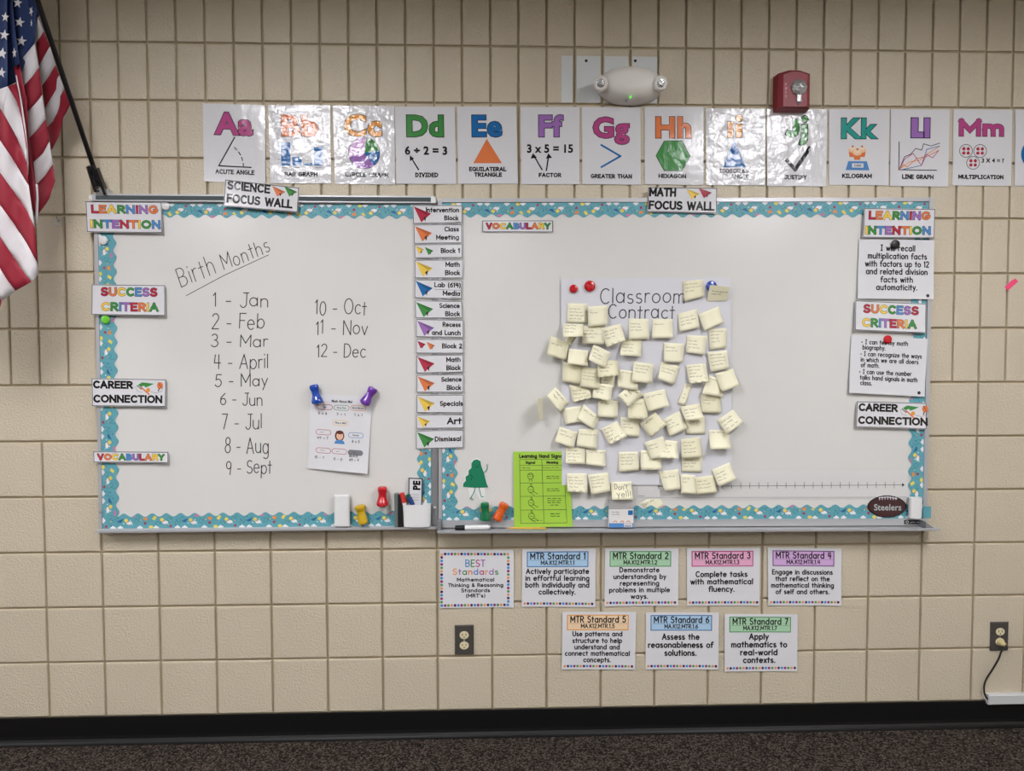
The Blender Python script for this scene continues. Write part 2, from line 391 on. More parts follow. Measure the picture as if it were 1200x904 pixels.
def text_mesh_like(txt, off, extra):
    # same spacing as text_mesh(txt, off) but fatter letters
    key = (txt, off, extra)
    if key in _tc: return _tc[key]
    cu = bpy.data.curves.new('t', 'FONT'); cu.body = txt; cu.offset = off + .012 + extra; cu.resolution_u = 3; cu.space_character = 1.0 + (off + .012) * (2.2 if len(txt) == 2 else 1.2)
    o = bpy.data.objects.new('t', cu); _tmp.collection.objects.link(o)
    vl = _tmp.view_layers[0]; vl.update()
    me = bpy.data.meshes.new_from_object(o.evaluated_get(vl.depsgraph))
    r = ([(v.co.x, v.co.y) for v in me.vertices], [tuple(p.vertices) for p in me.polygons])
    bpy.data.objects.remove(o); bpy.data.curves.remove(cu); bpy.data.meshes.remove(me)
    _tc[key] = r
    return r

# ================================================================ STRUCTURE
S8 = 0.2032
X0, X1 = -3.25, 5.08
BASEZ = ZO
def rowz(r): return (12 - r) * S8 + ZO
YB = -8.0
mb = MB(); mb.box(X0, X1, 0.009, 0.15, 0, CEIL)
wall = mb.build('wall_back', M_mortar, kind='structure', origin=Vector((X0, 0.15, 0)))
tag(wall, 'cream painted concrete block wall behind the whiteboards')
_bm = {}
def block(x0, x1, z0, z1, patch=None):
    j = 0.0040; w = x1 - x0 - 2 * j; h = z1 - z0 - 2 * j
    key = (round(w, 3), round(h, 3))
    if key not in _bm:
        b = MB()
        e = .0035; y0 = 0.0; y1 = .011
        q = lambda i, y: [(i, y, i), (w - i, y, i), (w - i, y, h - i), (i, y, h - i)]
        b.hexa(q(0, y1), q(0, y0 + .0028), cap1=False); b.hexa(q(0, y0 + .0028), q(.0012, y0 + .0009), cap0=False, cap1=False)
        b.hexa(q(.0012, y0 + .0009), q(e, y0), cap0=False)
        me = bpy.data.meshes.new('block'); me.from_pydata(b.v, [], b.f); me.materials.append(M_paint); me.update(); _bm[key] = me
    return _bm[key], Vector((x0 + j, 0, z0 + j))
def add_block(x0, x1, z0, z1):
    me, p = block(x0, x1, z0, z1)
    o = bpy.data.objects.new('block', me); COL.objects.link(o); o.parent = wall; o.location = p - Vector(wall['org']) + Vector((0, random.uniform(0, .0008), 0))
    o['org'] = list(p)
TLb = W(125, 246); BRb = W(1078, 612)
VL = W(-30, 452).x; VR = W(1230, 452).x
stuff = MB()
def place(x0, x1, r):
    z1 = rowz(r); z0 = rowz(r + 1)
    if r == 11: z0 = ZO - .002
    if z1 > CEIL: z1 = CEIL
    if z0 >= CEIL - .02: return
    if x0 > TLb.x and x1 < BRb.x and z1 < TLb.z and z0 > BRb.z:
        return
    vis = x1 > VL and x0 < VR and r >= -1
    if vis: add_block(x0, x1, z0, z1)
    else:
        me, p = block(x0, x1, z0, z1)
        stuff.add([Vector(v.co) + p for v in me.vertices], [tuple(q.vertices) for q in me.polygons])
for r in range(-2, 12):
    step = .5 if r < 6 else (2 if r == 6 else 1)
    c = -17.0
    while c < 25:
        a = max(c * S8, X0); b = min((c + step) * S8, X1)
        if b - a > .03: place(a, b, r)
        c += step
stuff.build('block_field', M_paint, wall, kind='stuff')

# carpet, baseboard, rest of the room
def carpet_mat():
    m = bpy.data.materials.new('loop_carpet'); m.use_nodes = True; nt = m.node_tree; b = nt.nodes['Principled BSDF']
    b.inputs['Roughness'].default_value = 0.95; b.inputs['Specular IOR Level'].default_value = 0.1
    geo = nt.nodes.new('ShaderNodeNewGeometry')
    n = nt.nodes.new('ShaderNodeTexVoronoi'); n.inputs['Scale'].default_value = 190
    nt.links.new(geo.outputs['Position'], n.inputs['Vector'])
    cr = nt.nodes.new('ShaderNodeValToRGB')
    e = cr.color_ramp.elements; e[0].position = 0.1; e[0].color = rgb((22, 19, 18)); e[1].position = .9; e[1].color = rgb((92, 82, 74))
    k = cr.color_ramp.elements.new(.5); k.color = rgb((46, 40, 36))
    sep = nt.nodes.new('ShaderNodeSeparateColor'); nt.links.new(n.outputs['Color'], sep.inputs[0]); nt.links.new(sep.outputs[0], cr.inputs[0])
    nt.links.new(cr.outputs[0], b.inputs['Base Color'])
    bp = nt.nodes.new('ShaderNodeBump'); bp.inputs['Strength'].default_value = 0.8; bp.inputs['Distance'].default_value = 0.004; bp.invert = True
    nt.links.new(n.outputs['Distance'], bp.inputs['Height']); nt.links.new(bp.outputs[0], b.inputs['Normal'])
    return m
mb = MB(); mb.box(X0, X1, YB, 0.15, -0.1, 0.0)
mb.build('floor', carpet_mat(), kind='structure', origin=Vector((0, 0, 0)), label='dark brown speckled loop carpet floor')
M_room = mat('room_paint', (200, 194, 182), 0.7, 0.3)
M_ceil = mat('ceiling_tile', (196, 194, 188), 0.9, 0.1, bump=0.3, bscale=90, bdist=0.002)
for nm, a in (('wall_left', (X0 - .1, X0, YB, 0.15, 0, CEIL)), ('wall_right', (X1, X1 + .1, YB, 0.15, 0, CEIL)), ('wall_rear', (X0, X1, YB - .1, YB, 0, CEIL))):
    mb = MB(); mb.box(*a); mb.build(nm, M_room, kind='structure')
mb = MB()
# ceiling with openings for the recessed lamps
hw, hl = 0.29, 0.59
xs = sorted({X0, X1} | {t[0] + s * hw for t in TROFFERS for s in (-1, 1)}); ys = sorted({YB, .15} | {t[1] + s * hl for t in TROFFERS for s in (-1, 1)})
for a, b in zip(xs, xs[1:]):
    for c, d in zip(ys, ys[1:]):
        cx, cy = (a + b) / 2, (c + d) / 2
        if any(abs(cx - t[0]) < hw and abs(cy - t[1]) < hl for t in TROFFERS): continue
        mb.box(a, b, c, d, CEIL, CEIL + .08)
mb.build('ceiling', M_ceil, kind='structure', label='white acoustic ceiling')
M_lamp = mat('lamp_diffuser', (252, 251, 255), 0.5, em=LAMP_STRENGTH)
for i, (x, y) in enumerate(TROFFERS):
    t = thing('ceiling_lamp', Vector((x, y, CEIL + .03)), 'white recessed ceiling light panel, %s' % ['added fill light at far left of front row', 'front row left', 'front row right', 'second row left', 'second row right', 'rear of the room'][i], 'ceiling lamp', 'recessed ceiling lamps')
    mb = MB(); mb.box(x - hw + .02, x + hw - .02, y - hl + .02, y + hl - .02, CEIL + .012, CEIL + .016); mb.build('diffuser', M_lamp, t)
    mb = MB()
    for a in ((x - hw, x - hw + .02, y - hl, y + hl), (x + hw - .02, x + hw, y - hl, y + hl), (x - hw + .02, x + hw - .02, y - hl, y - hl + .02), (x - hw + .02, x + hw - .02, y + hl - .02, y + hl)):
        mb.box(a[0], a[1], a[2], a[3], CEIL, CEIL + .05)
    mb.box(x - hw, x + hw, y - hl, y + hl, CEIL + .05, CEIL + .055)
    mb.build('lamp_frame', M_white_pl, t)

# cove base
def cove(x0, x1, h=ZO, n=1):
    prof = [(0, 0.0005), (0, .019), (.0015, .021), (.006, .016), (.012, .009), (.0175, .005), (.020, .0), ]
    prof = [(.0, h), (.0028, h), (.0034, h - .002), (.0036, .03), (.005, .018), (.0085, .010), (.014, .0055), (.019, .003), (.0195, 0), (.0, 0)]
    vs = []; fs = []; k = len(prof)
    for x in (x0, x1):
        for d, z in prof: vs.append((x, -d, z))
    for i in range(k): fs.append((i, (i + 1) % k, k + (i + 1) % k, k + i))
    fs.append(tuple(range(k))); fs.append(tuple(range(2 * k - 1, k - 1, -1)))
    return vs, fs
v, f = cove(X0, X1)
mk('baseboard_back', v, f, M_vinyl, kind='structure', origin=Vector((0, 0, 0)), label='black vinyl cove baseboard along the block wall')

# ================================================================ WHITEBOARDS
DB = 0.020     # face of the boards
def board(name, label, quad, side, tray):
    t = Sheet(quad, DB); mb = MB(); mb.slab(quad, 0.0, DB)
    o = mb.build(name, M_board, label=label, cat='whiteboard', group='whiteboards on the block wall'); t.obj = o
    return t, o
LBQ = [(110, 231), (512.6, 235), (513, 619), (116.2, 624.5)]
RBQ = [(513.4, 233.5), (1094, 231.5), (1085.5, 612), (514, 614.5)]
LB, lbo = board('whiteboard', 'left whiteboard with the handwritten birth months list', LBQ, 0, 0)
RB, rbo = board('whiteboard', 'right wider whiteboard carrying the sticky note poster', RBQ, 0, 0)
def framebar(q, d1, par, nm='frame_bar', m=None, d0=None):
    mb = MB(); mb.slab(q, DB if d0 is None else d0, d1); return mb.build(nm, m or M_alu, par)
# left board: side frames, lower frame with ledge, map rail on top
framebar([(109.5, 231), (114, 231), (119.6, 621), (115.6, 626)], .026, lbo)
framebar([(505.5, 237), (512.6, 237), (513, 620), (506, 620)], .026, lbo, m=M_aludark)
framebar([(115.6, 620.5), (506, 616.5), (506, 620.5), (115.6, 625.5)], .028, lbo)
z = W(300, 622, .03)
def ledge(x0, y0, x1, y1, dep, par, nm, lip=.006):
    a = W(x0, y0, .02); b = W(x1, y1, .02)
    mb = MB()
    mb.hexa([(a.x, -.015, a.z - .004), (b.x, -.015, b.z - .004), (b.x, -.015, b.z), (a.x, -.015, a.z)],
            [(a.x, -dep, a.z - .004), (b.x, -dep, b.z - .004), (b.x, -dep, b.z), (a.x, -dep, a.z)])
    mb.hexa([(a.x, -dep, a.z - .006), (b.x, -dep, b.z - .006), (b.x, -dep, b.z + lip), (a.x, -dep, a.z + lip)],
            [(a.x, -dep - .004, a.z - .005), (b.x, -dep - .004, b.z - .005), (b.x, -dep - .004, b.z + lip - .001), (a.x, -dep - .004, a.z + lip - .001)])
    return mb.build(nm, M_alu, par)
ledge(116, 621.2, 513, 616.5, .046, lbo, 'marker_ledge', .003)
rail = Sheet([(108, 227), (509.5, 229.8), (509.5, 238), (108, 235.6)], .036)
mb = MB(); mb.slab(rail.q, .0, .036); railo = mb.build('map_rail', M_alu, lbo)
mb = MB(); mb.slab([(112, 229), (505, 231.6), (505, 236.4), (112, 233.8)], .0362, .0375); mb.build('cork_insert', M_insert, railo)
mb = MB(); mb.slab([(104, 229.5), (108, 228), (108, 235), (104, 233)], .006, .036); mb.slab([(505, 230.5), (510.5, 230.5), (510.5, 238), (505, 238)], .0, .040)
mb.build('end_cap', M_white_pl, railo)
for yy in (400, 600):
    pass
# right board: frames and tray
framebar([(513.6, 234), (517.6, 234), (517.8, 614), (513.8, 614)], .026, rbo)
framebar([(517.6, 232.5), (1089, 231.5), (1089, 236), (517.6, 237.2)], .026, rbo)
framebar([(1089.5, 232), (1094.2, 232), (1086.4, 612), (1081.6, 612)], .026, rbo)
framebar([(517.8, 610.5), (1082, 608.2), (1082, 616), (517.8, 618.6)], .027, rbo)
ledge(513.8, 619.6, 1092, 616.6, .072, rbo, 'marker_tray', .004)
mb = MB(); mb.prism([(1085, 612), (1090, 616), (1097, 620), (1097.5, 622.5), (1085, 622.5)], .02, .072); mb.build('tray_end', M_aludark, rbo)
mb = MB(); mb.prism([(512.8, 611), (516.5, 611), (516.5, 624), (512.8, 624)], .02, .07); mb.build('tray_end', M_aludark, rbo)
for (x, y) in ((118, 600), (509.6, 595)):
    mb = MB(); mb.lathe(W(x, y, .026), W(x, y, .029), [(0, .005), (.7, .005), (1, .003)], 10); mb.build('screw', M_metal, lbo)

# ---- handwriting on the left board
I = Ink(LB); 
class Tilt(Ink): pass
def hand_rot(I, txt, p0, p1, cap, c, w, jit=.05, slant=0):
    """single-stroke text along a slanted baseline p0->p1"""
    dx, dy = p1[0] - p0[0], p1[1] - p0[1]; L = math.hypot(dx, dy); ux, uy = dx / L, dy / L
    tot = sum(G[ch][0] for ch in txt) + .16 * (len(txt) - 1); sx = L / tot; x = 0
    for ch in txt:
        wd, st = G[ch]; jy = random.uniform(-jit, jit) * cap; js = 1 + random.uniform(-jit, jit)
        for p in st:
            pts = [(p0[0] + ux * (x + a + slant * b) * sx + uy * b * cap * js, p0[1] + uy * (x + a + slant * b) * sx - ux * b * cap * js + jy) for a, b in p]
            I.line(pts, w, c)
        x += wd + .16
hand_rot(I, 'Birth', (212, 336), (254, 318), 22, M_marker, 1.0, slant=.1)
hand_rot(I, 'Months', (262, 316), (317, 293), 17, M_marker, 1.0, slant=.1)
I.line([(218, 345.5), (262, 322), (314, 298)], .8, M_marker)
I.build('handwriting', 'black marker heading Birth Months, underlined')
for t, x0, x1, yb, cap in [('1 - Jan', 249, 314, 358, 16), ('2 - Feb', 247, 309, 384, 17), ('3 - Mar', 246, 313, 405, 14), ('4 - April', 249, 313, 430, 17), ('5 - May', 250, 312, 451, 14),
                           ('6 - Jun', 256, 306, 473, 14), ('7 - Jul', 258, 305, 501, 17), ('8 - Aug', 261, 313, 530, 18), ('9 - Sept', 262, 316, 554, 16),
                           ('10 - Oct', 368, 429, 367, 17), ('11 - Nov', 369, 430, 390, 16), ('12 - Dec', 370, 428, 417, 15)]:
    I = Ink(LB); I.hand(t, x0, x1, yb, cap, M_marker, w=1.15, jit=.06, slant=.03, gap=.1); I.build('handwriting', 'handwritten line ' + t)

# ================================================================ SCALLOPED BORDERS
def mot(c): return mat('border_print_' + c, dict(white=(226, 228, 228), yellow=(222, 206, 96), orange=(222, 140, 70), blue=(34, 100, 150), red=(160, 50, 80), pink=(200, 120, 160), darkteal=(48, 120, 128), navy=(30, 80, 120))[c], 0.5)
def border(name, label, p0, p1, h0, h1, side, ph=0.0, d=DB + .0012, pitch=16.6, amp=2.0, sp=0.0):
    """p0->p1 is the straight outer edge (pixels); the scalloped edge lies h pixels to `side`"""
    dx, dy = p1[0] - p0[0], p1[1] - p0[1]; L = math.hypot(dx, dy); ux, uy = dx / L, dy / L; nx, ny = side
    def P(s, t): return (p0[0] + ux * s + nx * t, p0[1] + uy * s + ny * t)
    def H(s): return h0 + (h1 - h0) * s / L + amp * (math.cos(2 * PI * (s + sp) / pitch))
    n = int(L / 1.6); vs = []; fs = []
    for i in range(n + 1):
        s = L * i / n
        for e in (d, d - .0009):
            vs.append(W(*P(s, 0), e)); vs.append(W(*P(s, H(s)), e))
    for i in range(n):
        a = 4 * i; b = a + 4
        fs += [(a, b, b + 1, a + 1), (a + 3, b + 3, b + 2, a + 2), (a + 1, b + 1, b + 3, a + 3), (a + 2, b + 2, b, a)]
    fs += [(0, 1, 3, 2), (4 * n, 4 * n + 2, 4 * n + 3, 4 * n + 1)]
    o = mk(name, vs, fs, M_teal, label=label, cat='border strip', group='teal scalloped border strips')
    V = []; Fc = []; Mi = []; ms = []
    def poly(pts, c, lay=0):
        m = mot(c)
        if m not in ms: ms.append(m)
        pts = [q for q in pts]
        if any(q[0] < 0.5 or q[0] > L - .5 for q in pts): return
        k = len(V)
        for s, t in pts: V.append(W(*P(s, max(.3, min(t, H(s) - .3))), d + .0003 + lay * .0002))
        Fc.append(tuple(range(k, k + len(pts)))); Mi.append(ms.index(m))
    def disc(s, t, r, c, ry=None, lay=0, n=8): poly(A(s, t, r, ry or r, 0, 360, n)[:-1], c, lay)
    def line(pts, w, c, lay=0):
        for q in ribbon(pts, w): poly(q, c, lay)
    s = -75.6 + ph
    while s < L:
        for (bs, bt) in ((22, 8.5), (64, 9)):
            disc(s + bs + 1.6, bt - 1.4, 3.6, 'white', 2.0, 1, 9); disc(s + bs - 2.2, bt + 1.7, 2.3, 'yellow', 2.2, 2, 8)
            poly([(s + bs + 4, bt - 3), (s + bs + 6.6, bt - 4.6), (s + bs + 2, bt)], 'white', 1); line([(s + bs + 1, bt - 3), (s + bs + .6, bt - 5.5)], .5, 'pink', 1)
            disc(s + bs - .5, bt, 1.4, 'orange', .9, 3, 6)
        poly([(s + 9, 9), (s + 17, 12.6), (s + 12, 7.6)], 'blue', 1); poly([(s + 12, 7.6), (s + 17, 12.6), (s + 14, 8)], 'navy', 2)
        for (hs, ht) in ((42, 6.5), (72, 3)):
            poly([(s + hs, ht - 2), (s + hs + 1.9, ht + .6), (s + hs + 1, ht + 1.8), (s + hs, ht + .9), (s + hs - 1, ht + 1.8), (s + hs - 1.9, ht + .6)], 'red', 1)
        poly([(s + 40, 11), (s + 44, 9.5), (s + 45, 14), (s + 42, 13), (s + 40, 15)], 'orange', 1)
        poly([(s + 50, 11.5), (s + 53, 9.8), (s + 56, 14), (s + 53, 15.5)], 'yellow', 1)
        for cs in (13, 36, 55, 80):
            disc(s + cs, 1.6, 3.6, 'white', 1.3, 1, 9); disc(s + cs, 2.6, 1.7, 'white', 1.4, 2, 8)
        disc(s + 49, 2.2, 2.6, 'yellow', 1.9, 1, 8)
        disc(s + 103, 15.4, 3.4, 'pink', 1.5, 1, 8)
        for k in range(9):
            a, b = random.Random(k * 7 + 1).uniform(0, 75), random.Random(k * 5 + 2).uniform(3, 14)
            disc(s + a, b, .75, ('navy', 'white', 'blue', 'yellow')[k % 4], lay=0, n=6)
        for (a, b) in ((4, 6), (32, 9), (57, 6), (70, 11)):
            line(A(s + a, b, 2.4, 2.6, 0, 300, 8), .45, 'darkteal')
            line([(s + a + 2, b - 1), (s + a + 4, b + 3), (s + a + 3, b + 7)], .45, 'darkteal')
        s += 75.6
    mk('printed_pattern', V, Fc, ms, o, fm=Mi)
    return o
border('border_strip', 'teal scalloped strip along the top of the left whiteboard', (116, 238), (505, 239.6), 15, 15.5, (0, 1), 30)
border('border_strip', 'teal scalloped strip along the bottom of the left whiteboard', (120, 620.8), (505, 616.8), 16.4, 16.4, (0, -1), 8, sp=8)
border('border_strip', 'teal scalloped strip down the left side of the left whiteboard', (114.6, 252), (119.6, 616), 19.5, 18.5, (1, 0), 20, d=DB + .0024)
border('border_strip', 'teal scalloped strip down the right side of the left whiteboard', (505.5, 505), (505.6, 613), 15, 15, (-1, 0), 60, d=DB + .0024)
border('border_strip', 'teal scalloped strip along the top of the right whiteboard', (518, 237.6), (1088, 235.8), 15.5, 17.5, (0, 1), 40)
border('border_strip', 'teal scalloped strip along the bottom of the right whiteboard', (518, 610.3), (1081, 608), 14.5, 15, (0, -1), 4, sp=4)
border('border_strip', 'teal scalloped strip down the left side of the right whiteboard', (517.9, 505), (518, 606), 16.5, 16.5, (1, 0), 10, d=DB + .0024)
border('border_strip', 'teal scalloped strip down the right side of the right whiteboard', (1087.5, 254), (1081.3, 604), 17, 16, (-1, 0), 33, d=DB + .0024)
mb = MB(); mb.prism([(1081.5, 593.5), (1091, 594), (1091, 607.5), (1081.5, 607.5)], DB + .0062, DB + .0070)
mb.build('border_scrap', M_teal, label='small teal strip end sticking out beside the white cup', cat='border strip')

# ================================================================ ALPHABET POSTERS
DW = 0.0035
def poster(quad, label, fam):
    s = Sheet(quad, DW); s.build('alphabet_poster', ink(fam, 'white'), .0008, label=label, cat='poster', group='math alphabet posters in a row'); return s
AL = [
 ('Aa', [(237.5, 121), (310.5, 123.5), (311, 215), (239, 212.5)], 'magenta', 'lam', ['ACUTE ANGLE'], (251.5, 296.5, 157, 25), (252, 298, 204.5, 5.6)),
 ('Bb', [(314.2, 123), (387, 123.5), (388, 215), (317, 215)], 'orange', 'glossy', ['BAR GRAPH'], (330.5, 373, 158.5, 24), (332.5, 371.5, 207, 5.4)),
 ('Cc', [(390, 124), (462, 124.5), (463, 216.5), (392.5, 215.5)], 'amber', 'glossy', ['CIRCLE GRAPH'], (404, 447.5, 158.5, 24), (403.5, 455, 207.5, 5.4)),
 ('Dd', [(463, 125), (533, 125.2), (534.5, 215.8), (464.5, 215.5)], 'green', 'lam', ['DIVIDED'], (477, 520, 159, 24), (486, 513, 207.8, 5.4)),
 ('Ee', [(535.8, 125), (605, 125), (607, 215.5), (537, 215.5)], 'blue', 'lam', ['EQUILATERAL', 'TRIANGLE'], (553.5, 588.5, 159, 24), (549.3, 592.5, 200.8, 5.2)),
 ('Ff', [(610, 125.5), (679, 125.5), (679, 216), (611, 216)], 'purple', 'lam', ['FACTOR'], (631.5, 660, 159, 24), (631, 657.5, 207.8, 5.2)),
 ('Gg', [(682, 125.5), (750.5, 126), (751, 216.5), (682.5, 216)], 'magenta', 'lam', ['GREATER THAN'], (695, 737.5, 160.5, 23), (692, 740.5, 209.2, 5.2)),
 ('Hh', [(755.4, 125.3), (824.3, 125.3), (824.5, 217), (755.6, 216.2)], 'orange', 'lam', ['HEXAGON'], (768.5, 809.5, 160.5, 23.5), (771.5, 804, 209, 5.2)),
 ('Ii', [(827, 127), (897, 127.5), (896.5, 217.5), (827.5, 217)], 'amber', 'glossy', ['ISOSCELES', 'TRIANGLE'], (852, 869.5, 161.5, 22), (843, 877.5, 203, 5.2)),
 ('Jj', [(898.5, 127.5), (969.5, 128), (968, 218.7), (899, 218)], 'green', 'glossy', ['JUSTIFY'], (920, 946.5, 160.5, 22), (919.5, 945.5, 210.5, 5.4)),
 ('Kk', [(971.5, 128), (1042.6, 128), (1041, 217.4), (971.5, 216.6)], 'teal', 'lam', ['KILOGRAM'], (986, 1028, 161.5, 23), (987, 1022, 209, 5.4)),
 ('Ll', [(1044, 128), (1113, 128.4), (1111, 219), (1043, 218)], 'purple', 'lam', ['LINE GRAPH'], (1067, 1088.5, 161.8, 23), (1057.5, 1094.5, 210, 5.4)),
 ('Mm', [(1117.4, 128), (1186.6, 128.6), (1185, 218), (1116, 217.4)], 'magenta', 'lam', ['MULTIPLICATION'], (1123, 1177, 160.3, 21), (1123.5, 1176.5, 210, 5)),
]
PICT = {'Aa': 'an acute angle drawing', 'Bb': 'a blue bar graph', 'Cc': 'a circle graph', 'Dd': 'a division sum and arrow', 'Ee': 'an orange triangle', 'Ff': 'a multiplication sum and two arrows',
        'Gg': 'a blue greater than sign', 'Hh': 'a green hexagon', 'Ii': 'a tall blue triangle', 'Jj': 'a black check mark', 'Kk': 'cupcakes on a scale', 'Ll': 'a line graph', 'Mm': 'circles of red apples'}
for k, q, col, fam, words, tb, wb in AL:
    s = poster(q, 'white %s poster %s with %s' % ('shiny wrinkled' if fam == 'glossy' else 'letter', k, PICT[k]), fam)
    I = Ink(s, fam)
    if k == 'Ii':
        shapes = [[(852.4, 142.4), (859.6, 142.4), (859.6, 161.4), (852.4, 161.4)], [(861.8, 145), (869.8, 145), (869.8, 161.4), (861.8, 161.4)], A(865.9, 138.6, 4.3, 4.3, 0, 360, 16)[:-1]]
    elif k == 'Jj':
        shapes = [[(928.6, 139.4), (936.6, 139.4), (936.6, 153), (934.6, 158.4), (929.6, 161.2), (923.4, 160.4), (919.8, 157.4), (923, 151.6), (926.6, 153.4), (928.6, 152)],
                  [(938.6, 145.4), (946.4, 145.4), (946.4, 163.4), (944.2, 168.2), (938.6, 170.4), (935.8, 169.6), (936.8, 163.8), (938.6, 162.4)], A(942.6, 139.6, 4.2, 4.2, 0, 360, 16)[:-1]]
    elif k == 'Ll':
        shapes = [[(1067, 138), (1075.6, 138), (1075.6, 154.6), (1082.6, 154.6), (1082.6, 161.8), (1067, 161.8)], [(1082, 138), (1089.4, 138), (1089.4, 161.8), (1082, 161.8)]]
    else: shapes = None; I.bold(k, tb[0], tb[1], tb[2], tb[3], col, 6.2, .45) if k == 'Mm' else I.block(k, tb[0], tb[1], tb[2], tb[3], col, off=.02 if k == 'Kk' else .028, outline=.022)
    for sh in shapes or []:
        I.poly(sh, col); I.line(sh + [sh[0]], .8, 'black', 1)
    for i, w in enumerate(words):
        dx = (0, 0) if i == 0 else (6, -5)
        if k == 'Ii' and i: dx = (2, 0)
        I.bold(w, wb[0] + dx[0], wb[1] + dx[1], wb[2] + i * 6.6, wb[3], 'black', 1.25)
    if k == 'Dd': I.block('6 ÷ 2 = 3', 474.3, 524, 181, 9.5, 'black', off=.025)
    if k == 'Ff': I.block('3 x 5 = 15', 617.5, 671.5, 178.7, 9.5, 'black', off=.025)
    if k == 'Mm': I.block('3 X 4 = ?', 1150.5, 1176.5, 190.5, 5, 'black', off=.02)
    I.build('lettering')
    I = Ink(s, fam)
    if k == 'Aa':
        I.line([(275, 161), (256, 195), (294, 195.6)], 1.5, 'black')
        for a0 in range(4):
            I.line(A(256, 195, 29, 29, -50 + a0 * 14, -42 + a0 * 14, 2), 1.2, 'black', 1)
    if k == 'Bb':
        for x0, x1, y in ((329, 340, 167), (342, 353, 184), (355, 365.5, 191), (367.5, 378, 172)): I.rect(x0, y, x1, 194, 'blue')
        for i in range(4): I.line([(330 + i * 13, 196.5), (337 + i * 13, 196.5)], .7, 'grey'); I.line([(325, 163 + i * 8), (327.5, 163 + i * 8)], .6, 'grey')
    if k == 'Cc':
        cx, cy, r = 426.5, 179.5, 18.5
        for a0, a1, c in ((165, 360 - 80, 'lilac'), (-80, -10, 'green'), (-10, 50, 'blue'), (50, 165, 'purple')):
            I.poly([(cx, cy)] + A(cx, cy, r, r, a0, a1, 9), c)
        I.line(A(cx, cy, r, r, 0, 360, 24), .6, 'dark', 1)
    if k == 'Dd': I.line([(490, 199), (481, 184)], 1.5, 'black'); I.poly([(480, 182), (485, 186), (480, 189)], 'black')
    if k == 'Ee': I.poly([(570.5, 162.5), (587.7, 191.3), (554.3, 191.3)], 'orange')
    if k == 'Ff':
        for a, b in (((635, 199), (625, 181.5)), ((640, 200), (643, 181.5))):
            I.line([a, b], 1.5, 'black'); I.poly([(b[0] - .5, b[1] - 2), (b[0] + 4, b[1] + 3.4), (b[0] - 3.4, b[1] + 4.4)], 'black')
    if k == 'Gg': I.line([(704.5, 170), (727, 183), (704.5, 196)], 2.2, 'blue')
    if k == 'Hh': I.poly([(768.6, 182.7), (778.3, 165), (799, 165), (808.7, 182.7), (799, 200.4), (778.3, 200.4)], 'green'); I.line([(768.6, 182.7), (778.3, 165), (799, 165), (808.7, 182.7), (799, 200.4), (778.3, 200.4), (768.6, 182.7)], .6, 'black', 1)
    if k == 'Ii': I.poly([(860.5, 164), (874, 196), (847, 196)], 'blue')
    if k == 'Jj': I.line([(922, 188), (932, 199), (949, 173)], 4.4, 'black')
    if k == 'Kk':
        I.poly([(994, 189), (1016, 189), (1019, 199.5), (991, 199.5)], 'sky'); I.rect(998.5, 191.5, 1012, 196.5, 'white', 1); I.block('100', 1001.5, 1009.5, 195.3, 2.4, 'black', 0, lay=2)
        for x, y in ((999, 176), (1010, 176), (1004.5, 179.5)):
            I.poly([(x - 4.5, y + 1), (x + 4.5, y + 1), (x + 3.4, y + 8), (x - 3.4, y + 8)], 'orange', 0); I.disc(x, y, 5.2, 'skin', 3, 1); I.disc(x, y - 2, 3.6, 'cream', 2.2, 2); I.disc(x, y - 4.4, 1.1, 'red', lay=3)
    if k == 'Ll':
        I.line([(1053.5, 166.5), (1053.5, 199.3), (1098, 199.3)], .9, 'black')
        for pts, c in (([(1054, 199), (1060, 184), (1067, 181), (1073, 174), (1080, 176), (1082, 168.5), (1091, 171), (1101, 167.5)], 'dark'),
                       ([(1054, 199), (1060, 187), (1070, 180), (1080, 194), (1086, 181), (1093, 185), (1100, 176)], 'magenta'),
                       ([(1054, 199), (1066, 190), (1078, 188), (1087, 180), (1100, 172)], 'amber'), ([(1058, 199), (1080, 194), (1086, 175), (1101, 171)], 'blue'), ([(1054, 199), (1059, 193), (1063, 196), (1074, 186), (1087, 183), (1100, 176)], 'orange')):
            I.line(pts, .8, c, 1)
    if k == 'Mm':
        for x, y in ((1132, 177), (1148.5, 177), (1140.5, 191)):
            I.line(A(x, y, 7.6, 7.6, 0, 360, 18), .7, 'dark')
            for a in (-2.6, 2.6):
                for b in (-2.4, 2.6): I.disc(x + a, y + b, 2, 'red', 1.9); I.line([(x + a, y + b - 1.6), (x + a + .6, y + b - 2.8)], .4, 'dark', 1)
    I.build('picture')
s = poster([(1190, 128.4), (1259, 129), (1258, 218.4), (1189, 217.8)], 'white poster cut off by the right edge of the photo, blue disc', 'lam')
I = Ink(s, 'lam'); I.disc(1215.5, 181, 19, 'blue', n=28); I.build('picture')

